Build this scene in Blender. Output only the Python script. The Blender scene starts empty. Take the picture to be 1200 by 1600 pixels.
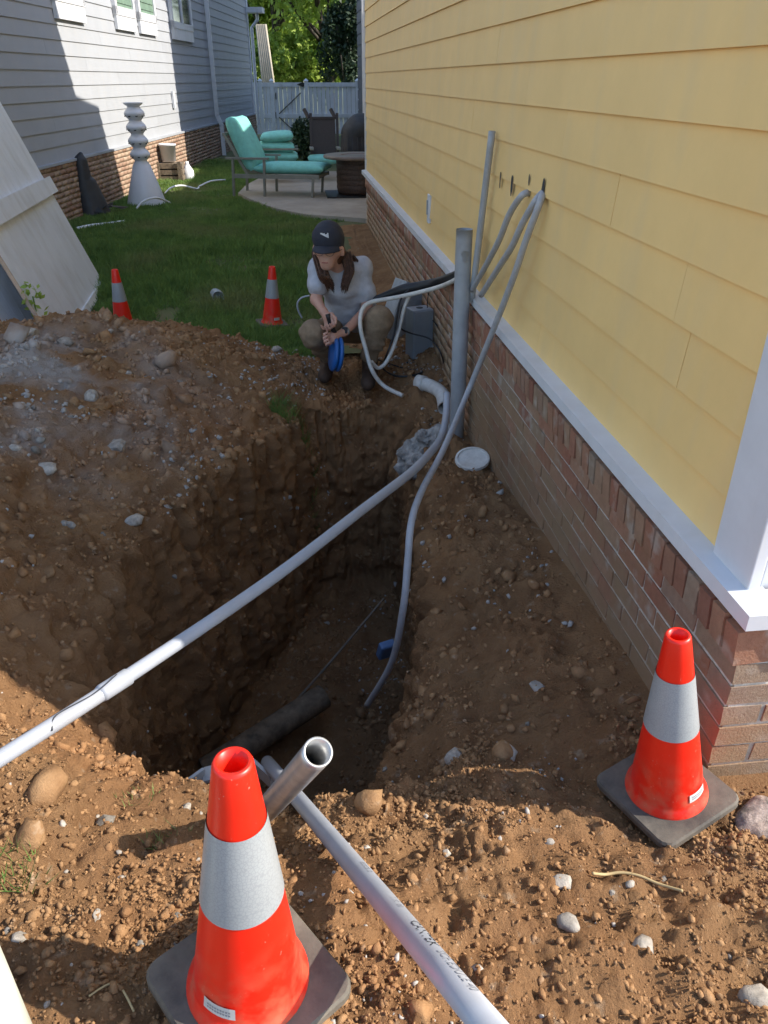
import bpy, bmesh, math, random
import numpy as np
from math import sin, cos, radians, pi, atan, atan2
from mathutils import Vector, Matrix
rng = np.random.default_rng(7); random.seed(7)
SC = bpy.context.scene; COL = SC.collection

# ---------------------------------------------------------------- camera, sky, sun
F = 1200.0; PITCH = atan(677/1200.0); YAW = radians(6.59); HC = 1.90
fw = np.array([sin(YAW)*cos(PITCH), cos(YAW)*cos(PITCH), -sin(PITCH)])
rt = np.array([cos(YAW), -sin(YAW), 0.0]); upv = np.cross(rt, fw); CAM = np.array([0, 0, HC])
def P(u, v, z=None, x=None, y=None, d=None):
    """photo pixel -> point on a plane of known x, y, z (or at depth d)"""
    r = fw + rt*(u-600)/F + upv*(800-v)/F
    t = (z-HC)/r[2] if z is not None else x/r[0] if x is not None else y/r[1] if y is not None else d
    return CAM + r*t
cd = bpy.data.cameras.new('camera'); cam = bpy.data.objects.new('camera', cd); COL.objects.link(cam)
cam.location = CAM; cam.rotation_euler = (pi/2-PITCH, 0, -YAW)
cd.sensor_fit = 'VERTICAL'; cd.sensor_height = 36; cd.lens = 36*F/1600; cd.clip_start = .05; cd.clip_end = 2000
SC.camera = cam
SAZ = radians(12.5); SEL = radians(38)                     # light travels left and a little forward
tr = Vector((-cos(SAZ)*cos(SEL), sin(SAZ)*cos(SEL), -sin(SEL)))
w = bpy.data.worlds.new('World'); SC.world = w; w.use_nodes = True
nt = w.node_tree; bg = nt.nodes['Background']; sky = nt.nodes.new('ShaderNodeTexSky'); sky.sky_type = 'NISHITA'
sky.sun_disc = False; sky.sun_elevation = SEL; sky.sun_rotation = radians(102.5); sky.air_density = 1.0; sky.dust_density = 0.6
nt.links.new(sky.outputs[0], bg.inputs[0]); bg.inputs[1].default_value = 0.15
sl = bpy.data.lights.new('sun', 'SUN'); sl.energy = 3.3; sl.angle = radians(.53); sl.color = (1, .93, .82)
so = bpy.data.objects.new('sun', sl); COL.objects.link(so); so.rotation_euler = tr.to_track_quat('-Z', 'Y').to_euler()
SC.view_settings.view_transform = 'Standard'; SC.view_settings.look = 'None'; SC.view_settings.exposure = 1.2; SC.view_settings.gamma = 1

# ---------------------------------------------------------------- noise
def hsh(ix, iy, iz, s):
    h = (ix.astype(np.int64)*374761393 + iy.astype(np.int64)*668265263 + iz.astype(np.int64)*2147483647 + s*974634777) & 0xffffffff
    h = ((h ^ (h >> 13))*1274126177) & 0xffffffff; h = ((h ^ (h >> 16))*2246822519) & 0xffffffff
    return ((h ^ (h >> 15)) & 0xffff)/65535.0
def vn(p, s=0):
    i = np.floor(p).astype(np.int64); f = p-i; f = f*f*f*(f*(f*6-15)+10); o = 0
    for dx in (0, 1):
        for dy in (0, 1):
            for dz in (0, 1):
                o = o + hsh(i[:, 0]+dx, i[:, 1]+dy, i[:, 2]+dz, s)*np.abs(1-dx-f[:, 0])*np.abs(1-dy-f[:, 1])*np.abs(1-dz-f[:, 2])
    return o*2-1
def fbm(p, o=4, s=0):
    a = 1.0; r = 0
    for k in range(o): r = r+a*vn(p*2**k, s+k*17); a *= .5
    return r

# ---------------------------------------------------------------- materials
MATS = {}
def mat(name, col, rough=.6, metal=0, var=.12, vs=8.0, bump=0, bs=60, spec=.5, col2=None, obj_rand=0, sss=0, build=None):
    if name in MATS: return MATS[name]
    m = bpy.data.materials.new(name); m.use_nodes = True; n = m.node_tree.nodes; l = m.node_tree.links
    b = n['Principled BSDF']; b.inputs['Roughness'].default_value = rough; b.inputs['Metallic'].default_value = metal
    b.inputs['Specular IOR Level'].default_value = spec
    geo = n.new('ShaderNodeNewGeometry')
    nz = n.new('ShaderNodeTexNoise'); nz.inputs['Scale'].default_value = vs; nz.inputs['Detail'].default_value = 6; nz.inputs['Roughness'].default_value = .65
    l.new(geo.outputs['Position'], nz.inputs['Vector'])
    mx = n.new('ShaderNodeMix'); mx.data_type = 'RGBA'
    c2 = col2 if col2 else tuple(c*(1-2*var) for c in col); c1 = col if col2 else tuple(min(1, c*(1+var)) for c in col)
    rp = n.new('ShaderNodeMapRange'); rp.inputs[1].default_value = .3; rp.inputs[2].default_value = .7
    l.new(nz.outputs['Fac'], rp.inputs[0]); l.new(rp.outputs[0], mx.inputs['Factor'])
    mx.inputs['A'].default_value = (*c2, 1); mx.inputs['B'].default_value = (*c1, 1); out = mx.outputs['Result']
    if obj_rand:
        oi = n.new('ShaderNodeObjectInfo'); hs = n.new('ShaderNodeHueSaturation'); r2 = n.new('ShaderNodeMapRange')
        r2.inputs[3].default_value = 1-obj_rand; r2.inputs[4].default_value = 1+obj_rand
        l.new(oi.outputs['Random'], r2.inputs[0]); l.new(r2.outputs[0], hs.inputs['Value']); l.new(out, hs.inputs['Color']); out = hs.outputs['Color']
    if build: out = build(m.node_tree, out, geo) or out
    l.new(out, b.inputs['Base Color'])
    if bump:
        n2 = n.new('ShaderNodeTexNoise'); n2.inputs['Scale'].default_value = bs; n2.inputs['Detail'].default_value = 8; n2.inputs['Roughness'].default_value = .7
        l.new(geo.outputs['Position'], n2.inputs['Vector']); bp = n.new('ShaderNodeBump'); bp.inputs['Strength'].default_value = bump
        bp.inputs['Distance'].default_value = .02 if name == 'soil' else .01; l.new(n2.outputs['Fac'], bp.inputs['Height']); l.new(bp.outputs[0], b.inputs['Normal'])
    if sss:
        b.inputs['Subsurface Weight'].default_value = sss; b.inputs['Subsurface Radius'].default_value = (.02, .006, .003); b.inputs['Subsurface Scale'].default_value = .5
    MATS[name] = m; return m
def nmix(nt, a, bcol, fac, mode='MIX'):
    x = nt.nodes.new('ShaderNodeMix'); x.data_type = 'RGBA'; x.blend_type = mode
    nt.links.new(a, x.inputs['A']); x.inputs['B'].default_value = (*bcol, 1)
    if isinstance(fac, float): x.inputs['Factor'].default_value = fac
    else: nt.links.new(fac, x.inputs['Factor'])
    return x.outputs['Result']
def nnoise(nt, geo, scale, lo, hi, detail=5, vec=None):
    t = nt.nodes.new('ShaderNodeTexNoise'); t.inputs['Scale'].default_value = scale; t.inputs['Detail'].default_value = detail
    if vec is None: vec = geo.outputs['Position']
    nt.links.new(vec, t.inputs['Vector']); r = nt.nodes.new('ShaderNodeMapRange'); r.inputs[1].default_value = lo; r.inputs[2].default_value = hi
    nt.links.new(t.outputs['Fac'], r.inputs[0]); return r.outputs[0]
def nmath(nt, op, a, b):
    x = nt.nodes.new('ShaderNodeMath'); x.operation = op
    for i, q in enumerate((a, b)):
        if isinstance(q, (int, float)): x.inputs[i].default_value = q
        else: nt.links.new(q, x.inputs[i])
    return x.outputs[0]
def nscale(nt, geo, sx, sy, sz):
    x = nt.nodes.new('ShaderNodeVectorMath'); x.operation = 'MULTIPLY'; nt.links.new(geo.outputs['Position'], x.inputs[0]); x.inputs[1].default_value = (sx, sy, sz); return x.outputs[0]
def ball(nt, geo, c, r):
    x = nt.nodes.new('ShaderNodeVectorMath'); x.operation = 'DISTANCE'; nt.links.new(geo.outputs['Position'], x.inputs[0]); x.inputs[1].default_value = c
    m = nt.nodes.new('ShaderNodeMapRange'); m.inputs[1].default_value = r; m.inputs[2].default_value = r*.35; nt.links.new(x.outputs['Value'], m.inputs[0]); return m.outputs[0]
def soil_build(nt, c, geo):
    c = nmix(nt, c, (.38, .19, .085), nmath(nt, 'MULTIPLY', nnoise(nt, geo, 1.6, .5, .72), .5))
    c = nmix(nt, c, (.50, .40, .29), nmath(nt, 'MULTIPLY', nnoise(nt, geo, 24, .62, .75), .55))
    g = nmath(nt, 'MULTIPLY', ball(nt, geo, (-1.75, 4.2, .5), 1.5), nnoise(nt, geo, 2.2, .42, .6))
    c = nmix(nt, c, (.42, .39, .36), nmath(nt, 'MULTIPLY', g, .85))
    return c
SOIL = mat('soil', (.39, .225, .11), .95, spec=.12, vs=5, col2=(.22, .115, .055), bump=1.0, bs=110, build=soil_build)
CRUMB = mat('soil_crumb', (.42, .25, .125), .95, spec=.1, vs=14, col2=(.22, .12, .058), bump=.6, bs=120, build=soil_build)
STONE = mat('stone', (.36, .32, .27), .85, vs=30, var=.25, bump=.5, bs=90, obj_rand=.35)
def brick_build(rand):
    def f(nt, c, geo):
        if rand == 'attr':
            a = nt.nodes.new('ShaderNodeAttribute'); a.attribute_name = 'rnd'; r = a.outputs['Fac']
        else:
            o = nt.nodes.new('ShaderNodeObjectInfo'); r = o.outputs['Random']
        cr = nt.nodes.new('ShaderNodeValToRGB'); e = cr.color_ramp.elements
        e[0].position = 0; e[0].color = (.42, .18, .12, 1); e[1].position = 1; e[1].color = (.40, .28, .19, 1)
        for p, q in ((.3, (.48, .26, .17)), (.55, (.46, .30, .20)), (.75, (.36, .16, .11)), (.9, (.42, .32, .24))): k = e.new(p); k.color = (*q, 1)
        nt.links.new(r, cr.inputs[0]); x = nt.nodes.new('ShaderNodeMix'); x.data_type = 'RGBA'; x.blend_type = 'MULTIPLY'; x.inputs['Factor'].default_value = .5
        nt.links.new(cr.outputs[0], x.inputs['A']); nt.links.new(c, x.inputs['B']); c = nmix(nt, x.outputs['Result'], (.56, .50, .43), nmath(nt, 'MULTIPLY', nnoise(nt, geo, 11, .56, .7), .6))
        sp = nt.nodes.new('ShaderNodeSeparateXYZ'); nt.links.new(geo.outputs['Position'], sp.inputs[0])
        h = nt.nodes.new('ShaderNodeMapRange'); h.inputs[1].default_value = .72; h.inputs[2].default_value = .28; nt.links.new(sp.outputs['Z'], h.inputs[0])
        mud = nmath(nt, 'MULTIPLY', nmath(nt, 'ADD', h.outputs[0], nmath(nt, 'SUBTRACT', nnoise(nt, geo, 5, .3, .7), .6)), 1.1)
        cl = nt.nodes.new('ShaderNodeClamp'); nt.links.new(mud, cl.inputs[0])
        return nmix(nt, c, (.36, .245, .14), nmath(nt, 'MULTIPLY', cl.outputs[0], .8)) if rand != 'left' else c
    return f
BRICK = mat('brick', (1, .98, .95), .9, col2=(.55, .5, .48), vs=30, bump=1.0, bs=150, spec=.2, build=brick_build('obj'))
BRICKF = mat('brick_far', (.95, .92, .9), .9, var=.25, vs=40, bump=.4, bs=150, spec=.2, build=brick_build('attr'))
def lb(nt, c, geo):
    a = nt.nodes.new('ShaderNodeAttribute'); a.attribute_name = 'rnd'; cr = nt.nodes.new('ShaderNodeValToRGB'); e = cr.color_ramp.elements
    e[0].color = (.30, .18, .125, 1); e[1].color = (.44, .32, .23, 1); nt.links.new(a.outputs['Fac'], cr.inputs[0]); return cr.outputs[0]
BRICKL = mat('brick_left', (.4, .2, .12), .9, build=lb, spec=.2)
def mortar_mud(nt, c, geo):
    sp = nt.nodes.new('ShaderNodeSeparateXYZ'); nt.links.new(geo.outputs['Position'], sp.inputs[0])
    h = nt.nodes.new('ShaderNodeMapRange'); h.inputs[1].default_value = .66; h.inputs[2].default_value = .3; nt.links.new(sp.outputs['Z'], h.inputs[0])
    return nmix(nt, c, (.40, .29, .18), nmath(nt, 'MULTIPLY', h.outputs[0], .75))
MORTAR = mat('mortar', (.62, .58, .53), .95, var=.2, vs=30, bump=.5, build=mortar_mud)
MORTL = mat('mortar_left', (.55, .47, .38), .95, var=.15)
def grime(col, amt):
    def f(nt, c, geo):
        v = nscale(nt, geo, 3, 3, .6); return nmix(nt, c, col, nmath(nt, 'MULTIPLY', nnoise(nt, geo, 2.2, .5, .75, 6, v), amt))
    return f
YEL = mat('yellow_paint', (.90, .615, .245), .55, var=.03, vs=3, bump=.08, bs=200, obj_rand=.025, build=grime((.76, .57, .30), .35))
GREY = mat('grey_paint', (.40, .415, .44), .6, var=.03, vs=3, bump=.06, bs=200, obj_rand=.02, build=grime((.45, .43, .41), .25))
WHITE = mat('white_trim', (.68, .69, .72), .45, var=.04, vs=6, build=grime((.52, .48, .42), .3))
VINYL = mat('white_vinyl', (.82, .83, .86), .4, var=.04, vs=4, build=grime((.5, .47, .42), .4))
PVC = mat('grey_pvc', (.36, .38, .40), .42, var=.08, vs=12, build=grime((.34, .28, .22), .3))
PVCL = mat('light_grey_pvc', (.35, .37, .41), .38, var=.05, vs=10, build=grime((.40, .33, .26), .25))
CABLE = mat('grey_cable', (.40, .41, .43), .5, var=.08, vs=20)
CABW = mat('white_cable', (.70, .68, .63), .45, var=.1, vs=20, build=grime((.4, .3, .2), .5))
BLK = mat('black_rubber', (.018, .018, .02), .5, var=.2)
INK = mat('ink', (.03, .03, .035), .7); INKL = mat('faded_ink', (.27, .28, .31), .7)
DARK = mat('dark_hollow', (.05, .05, .05), .8)
ALU = mat('grey_conduit_metal', (.50, .50, .49), .35, metal=.55, var=.12, vs=20, build=grime((.36, .28, .2), .35))
BOXM = mat('grey_enamel', (.30, .34, .38), .4, metal=.2, var=.06, build=grime((.4, .36, .3), .3))
GALV = mat('dusty_enamel', (.40, .44, .46), .5, metal=.2, var=.15, vs=14)
def cone_dirt(nt, c, geo):
    c = grime((.60, .03, .012), .35)(nt, c, geo); tc = nt.nodes.new('ShaderNodeTexCoord'); sp = nt.nodes.new('ShaderNodeSeparateXYZ'); nt.links.new(tc.outputs['Object'], sp.inputs[0])
    h = nt.nodes.new('ShaderNodeMapRange'); h.inputs[1].default_value = .2; h.inputs[2].default_value = .02; nt.links.new(sp.outputs['Z'], h.inputs[0])
    c = nmix(nt, c, (.40, .20, .11), nmath(nt, 'MULTIPLY', nmath(nt, 'MULTIPLY', h.outputs[0], nnoise(nt, geo, 26, .42, .7)), .55))
    return nmix(nt, c, (.62, .40, .30), nmath(nt, 'MULTIPLY', nnoise(nt, geo, 160, .68, .76), .5))
CONE = mat('orange_red_plastic', (.82, .018, .005), .38, var=.03, vs=6, sss=.15, build=cone_dirt)
def honey(nt, c, geo):
    v = nt.nodes.new('ShaderNodeTexVoronoi'); v.inputs['Scale'].default_value = 170; v.feature = 'DISTANCE_TO_EDGE'; tc = nt.nodes.new('ShaderNodeTexCoord')
    nt.links.new(tc.outputs['Object'], v.inputs['Vector']); r = nt.nodes.new('ShaderNodeMapRange'); r.inputs[1].default_value = .04; r.inputs[2].default_value = .1; r.inputs[3].default_value = .4; r.inputs[4].default_value = 0
    nt.links.new(v.outputs['Distance'], r.inputs[0]); return nmix(nt, c, (.20, .21, .22), r.outputs[0])
COLLAR = mat('reflective_sheet', (.33, .35, .36), .35, var=.04, vs=5, build=honey)
CBASE = mat('cone_base_rubber', (.20, .17, .13), .7, vs=7, col2=(.05, .045, .04), bump=.2)
STICK = mat('sticker_silver', (.60, .58, .55), .4)
TEAL = mat('teal_fabric', (.22, .60, .54), .85, var=.08, vs=12, bump=.1)
PATIOF = mat('taupe_metal', (.23, .23, .20), .5, var=.1)
WICK = mat('brown_wicker', (.07, .04, .028), .55, var=.3, vs=40, bump=.5, bs=90)
TTOP = mat('brown_tabletop', (.20, .15, .12), .4, var=.15)
SLING = mat('dark_sling', (.05, .042, .042), .8, var=.2, vs=60)
TARP = mat('black_cover', (.035, .037, .042), .55, var=.2, bump=.2)
PLANTER = mat('white_planter_plastic', (.70, .71, .76), .35, var=.02)
CONC = mat('patio_concrete', (.40, .35, .29), .9, var=.14, vs=1.5, bump=.3, bs=80, build=grime((.30, .25, .19), .5))
CHUNK = mat('broken_concrete', (.40, .38, .35), .95, var=.3, vs=18, bump=.8, bs=60)
WOOD = mat('weathered_wood', (.22, .17, .12), .85, var=.3, vs=20)
RAW = mat('panel_edge', (.55, .40, .29), .8, var=.15)
LAWN = mat('lawn_soil', (.10, .14, .04), .95, vs=3, col2=(.14, .12, .055), bump=.5)
BLADE = mat('grass_blade', (.24, .36, .09), .7, vs=7, col2=(.09, .17, .045), spec=.3, build=lambda nt, c, geo: nmix(nt, c, (.36, .31, .15), nmath(nt, 'MULTIPLY', nnoise(nt, geo, .9, .5, .72), .55)))
LEAF = mat('leaf_green', (.20, .32, .05), .6, vs=1.0, col2=(.09, .17, .03))
LEAFY = mat('leaf_yellow_green', (.40, .50, .09), .6, vs=1.0, col2=(.20, .33, .05))
LEAFD = mat('leaf_dark', (.025, .055, .018), .6, vs=1.5, col2=(.012, .03, .01))
for m_ in (LEAF, LEAFY, BLADE):
    n = m_.node_tree.nodes; b = n['Principled BSDF']; o = n['Material Output']; t = n.new('ShaderNodeBsdfTranslucent'); ad = n.new('ShaderNodeMixShader'); ad.inputs[0].default_value = .35
    m_.node_tree.links.new(b.inputs['Base Color'].links[0].from_socket, t.inputs['Color']); m_.node_tree.links.new(b.outputs[0], ad.inputs[1]); m_.node_tree.links.new(t.outputs[0], ad.inputs[2]); m_.node_tree.links.new(ad.outputs[0], o.inputs['Surface'])
BARK = mat('bark', (.06, .048, .038), .9, var=.3)
GLASS = mat('window_glass', (.05, .065, .07), .06, spec=.8, var=.3, vs=3)
BLIND = mat('green_shutter', (.18, .27, .20), .6)
SKIN = mat('skin', (.56, .31, .23), .5, var=.06, vs=20, sss=.1)
SHIRT = mat('grey_shirt', (.46, .47, .52), .9, var=.08, vs=25, bump=.15, bs=120)
PANTS = mat('khaki_trousers', (.27, .19, .12), .9, var=.15, vs=18, bump=.3, bs=60)
HAIR = mat('brown_hair', (.10, .045, .026), .5, var=.4, vs=60)
CAPM = mat('navy_cap', (.028, .031, .046), .8, var=.15)
BOOT = mat('brown_boot', (.07, .04, .025), .8, var=.2)
BLUE = mat('blue_reel', (.02, .13, .42), .35, var=.1)
NAVYW = mat('slate_siding', (.10, .125, .17), .6)
BEIGE = mat('beige_awning', (.50, .44, .35), .8, var=.1)
ROOFM = mat('roof_shingle', (.10, .095, .09), .9, var=.2)
PALE = mat('pale_barrel', (.72, .73, .60), .45, var=.06)
STRAW = mat('dry_straw', (.45, .34, .17), .8)

# ---------------------------------------------------------------- mesh helpers
def link(name, me, m=None, parent=None, smooth=False, loc=None, rot=None, **t):
    o = bpy.data.objects.new(name, me); COL.objects.link(o)
    if me is not None and m is not None and not me.materials: me.materials.append(m)
    if smooth and me is not None: me.polygons.foreach_set('use_smooth', [True]*len(me.polygons))
    if parent is not None: o.parent = parent
    if loc is not None: o.location = loc
    if rot is not None: o.rotation_euler = rot
    for k, v in t.items(): o[k] = v
    return o
def thing(name, label, category, group=None, loc=(0, 0, 0)):
    o = bpy.data.objects.new(name, None); COL.objects.link(o); o.empty_display_size = .1; o.location = loc; o['label'] = label; o['category'] = category
    if group: o['group'] = group
    return o
class MB:
    def __init__(s): s.v = []; s.f = []
    def add(s, v, f):
        k = len(s.v); s.v += [tuple(map(float, q)) for q in v]; s.f += [tuple(i+k for i in q) for q in f]; return s
    def box(s, c, d, R=None):
        c = np.array(c, float); v = [np.array((x*d[0]/2, y*d[1]/2, z*d[2]/2)) for x in (-1, 1) for y in (-1, 1) for z in (-1, 1)]
        if R is not None: v = [np.array(R @ Vector(q)) for q in v]
        return s.add([c+q for q in v], [(0, 1, 3, 2), (4, 6, 7, 5), (0, 4, 5, 1), (2, 3, 7, 6), (0, 2, 6, 4), (1, 5, 7, 3)])
    def bar(s, a, b, w, h, up=(0, 0, 1)):
        a = Vector(a); b = Vector(b); z = (b-a).normalized(); x = z.cross(Vector(up)).normalized(); y = x.cross(z)
        return s.box((a+b)/2, (w, h, (b-a).length), Matrix((x, y, z)).transposed())
    def hexa(s, p): return s.add(p, [(0, 3, 2, 1), (4, 5, 6, 7), (0, 1, 5, 4), (1, 2, 6, 5), (2, 3, 7, 6), (3, 0, 4, 7)])
    def tube(s, path, r, seg=12, caps=True, smoothn=0, hollow=None):
        p = [Vector(q) for q in path]
        if smoothn:
            q = []
            for i in range(len(p)-1):
                a, b, c, d = p[max(i-1, 0)], p[i], p[i+1], p[min(i+2, len(p)-1)]
                for k in range(smoothn):
                    t = k/smoothn; q.append(.5*((2*b)+(c-a)*t+(2*a-5*b+4*c-d)*t*t+(3*b-a-3*c+d)*t**3))
            p = q+[p[-1]]
        n = len(p); rr = r if hasattr(r, '__len__') else [r]*n
        if len(rr) != n: rr = list(np.interp(np.linspace(0, 1, n), np.linspace(0, 1, len(rr)), rr))
        T = [(p[min(i+1, n-1)]-p[max(i-1, 0)]).normalized() for i in range(n)]
        u = T[0].orthogonal().normalized(); V = []; Fc = []
        for i in range(n):
            u = (u-T[i]*u.dot(T[i])).normalized(); w_ = T[i].cross(u)
            V += [p[i]+(u*cos(2*pi*k/seg)+w_*sin(2*pi*k/seg))*rr[i] for k in range(seg)]
        for i in range(n-1):
            for k in range(seg): Fc.append((i*seg+k, i*seg+(k+1) % seg, (i+1)*seg+(k+1) % seg, (i+1)*seg+k))
        if hollow:                                       # inner wall and rims at both ends
            b0 = len(V)
            for i in (0, n-1):
                for dep in (0, 1):
                    j = i if not dep else (min(i+3, n-1) if i == 0 else max(i-3, 0))
                    cc = p[j] if n > 4 else p[i]+(T[i] if i == 0 else -T[i])*(.12*dep)
                    V += [cc+(V[i*seg+k]-p[i])*hollow for k in range(seg)]
            for e, i in ((0, 0), (1, n-1)):
                a = b0+e*2*seg
                for k in range(seg):
                    k2 = (k+1) % seg; Fc.append((i*seg+k, a+k, a+k2, i*seg+k2)); Fc.append((a+k, a+seg+k, a+seg+k2, a+k2))
                Fc.append(tuple(a+seg+k for k in range(seg)))
        elif caps: Fc += [tuple(range(seg-1, -1, -1)), tuple((n-1)*seg+k for k in range(seg))]
        return s.add(V, Fc)
    def lathe(s, prof, seg=24, c=(0, 0, 0), cap=True):
        c = np.array(c, float); V = []; Fc = []
        for r, z in prof: V += [c+(r*cos(2*pi*k/seg), r*sin(2*pi*k/seg), z) for k in range(seg)]
        for i in range(len(prof)-1):
            for k in range(seg): Fc.append((i*seg+k, i*seg+(k+1) % seg, (i+1)*seg+(k+1) % seg, (i+1)*seg+k))
        if cap: Fc += [tuple(range(seg-1, -1, -1)), tuple((len(prof)-1)*seg+k for k in range(seg))]
        return s.add(V, Fc)
    def mesh(s, name='mesh'):
        me = bpy.data.meshes.new(name); me.from_pydata(s.v, [], s.f); me.update(); return me
    def build(s, name, m, parent=None, smooth=False, bevel=0, **t):
        o = link(name, s.mesh(name), m, parent, smooth, **t)
        if bevel:
            b = o.modifiers.new('bevel', 'BEVEL'); b.width = bevel; b.segments = 2; b.limit_method = 'ANGLE'
        return o
def fastmesh(name, V, Fa, m, attr=None, smooth=False):
    V = np.asarray(V, np.float32); Fa = np.asarray(Fa, np.int32); k = Fa.shape[1]
    me = bpy.data.meshes.new(name); me.vertices.add(len(V)); me.vertices.foreach_set('co', V.ravel())
    me.loops.add(Fa.size); me.loops.foreach_set('vertex_index', Fa.ravel()); me.polygons.add(len(Fa))
    me.polygons.foreach_set('loop_start', np.arange(len(Fa), dtype=np.int32)*k)
    try: me.polygons.foreach_set('loop_total', np.full(len(Fa), k, np.int32))
    except Exception: pass
    if attr is not None: a = me.attributes.new('rnd', 'FLOAT', 'FACE'); a.data.foreach_set('value', np.asarray(attr, np.float32))
    if smooth: me.polygons.foreach_set('use_smooth', np.ones(len(Fa), bool))
    me.update(calc_edges=True); me.validate(); me.materials.append(m); return me
# surface nets: smooth meshes out of blended round cones
def sdf_mesh(name, parts, m, vox=.01, k=.02, pad=.05, subtract=()):
    pts = np.array([q for p in parts for q in (p[0], p[1])]); R = max(max(p[2], p[3]) for p in parts)
    lo = pts.min(0)-R-pad; hi = pts.max(0)+R+pad; n = np.ceil((hi-lo)/vox).astype(int)+1
    D = np.full(n, 1e3, np.float32)
    def ev(p, sign):
        a, b, ra, rb = np.array(p[0], float), np.array(p[1], float), p[2], p[3]; kk = p[4] if len(p) > 4 else k
        mr = max(ra, rb)+kk*2+vox*3
        i0 = np.clip(np.floor((np.minimum(a, b)-mr-lo)/vox).astype(int), 0, n-1); i1 = np.clip(np.ceil((np.maximum(a, b)+mr-lo)/vox).astype(int)+1, 1, n)
        g = np.stack(np.meshgrid(*[lo[i]+vox*np.arange(i0[i], i1[i]) for i in range(3)], indexing='ij'), -1)
        ab = b-a; L = max(ab@ab, 1e-9); t = np.clip(((g-a)@ab)/L, 0, 1); q = g-a-t[..., None]*ab
        sc = p[5] if len(p) > 5 else None
        if sc is not None: q = q/np.array(sc)
        d = np.sqrt((q*q).sum(-1))-(ra+(rb-ra)*t); s_ = tuple(slice(i0[i], i1[i]) for i in range(3)); c = D[s_]
        h = np.clip(.5+.5*(c-d)/kk, 0, 1); D[s_] = np.where(c > 100, d, c*(1-h)+d*h-kk*h*(1-h))
    for p in parts: ev(p, 1)
    S = D < 0; cn = np.zeros(tuple(n-1), np.int8); acc = np.zeros(tuple(n-1)+(3,), np.float32); cnt = np.zeros(tuple(n-1), np.float32)
    off = [(i, j, l) for i in (0, 1) for j in (0, 1) for l in (0, 1)]
    sl_ = lambda o: tuple(slice(o[i], n[i]-1+o[i]) for i in range(3))
    for o in off: cn += S[sl_(o)]
    act = (cn > 0) & (cn < 8); idx = np.argwhere(act)
    acc = np.zeros((len(idx), 3)); cnt = np.zeros(len(idx))
    for ax in range(3):
        for o in off:
            if o[ax]: continue
            o2 = list(o); o2[ax] = 1; A = D[tuple((idx+o).T)]; B = D[tuple((idx+o2).T)]; c = (A < 0) != (B < 0)
            t = np.where(c, A/np.where(c, A-B, 1), 0); pt = idx+np.array(o, float); pt[:, ax] += t; acc[c] += pt[c]; cnt[c] += 1
    V = lo+vox*acc/cnt[:, None]; vid = -np.ones(tuple(n-1), np.int64); vid[act] = np.arange(len(idx)); Q = []
    for ax in range(3):
        b, c = [(1, 2), (2, 0), (0, 1)][ax]; s0 = [slice(0, None)]*3; s0[ax] = slice(0, -1); s1 = [slice(0, None)]*3; s1[ax] = slice(1, None)
        A = S[tuple(s0)]; B = S[tuple(s1)]; e = np.argwhere(A != B); e = e[(e[:, b] > 0) & (e[:, c] > 0) & (e[:, b] < n[b]-1) & (e[:, c] < n[c]-1)]
        fl = A[tuple(e.T)]; g = []
        for (db, dc) in ((1, 1), (0, 1), (0, 0), (1, 0)): x = e.copy(); x[:, b] -= db; x[:, c] -= dc; g.append(vid[tuple(x.T)])
        q = np.stack(g, 1); q[~fl] = q[~fl][:, ::-1]; Q.append(q)
    return fastmesh(name, V, np.concatenate(Q), m, smooth=True)

def roughen(me, amp, fr, s=0, flat=True):
    n = len(me.vertices); V = np.zeros(n*3); N_ = np.zeros(n*3); me.vertices.foreach_get('co', V); me.vertices.foreach_get('normal', N_); V = V.reshape(-1, 3); N_ = N_.reshape(-1, 3)
    V = V+N_*(amp*fbm(V*np.array(fr), 4 if flat else 2, s))[:, None]; me.vertices.foreach_set('co', V.ravel()); me.polygons.foreach_set('use_smooth', [not flat]*len(me.polygons)); me.update(); return me
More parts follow.
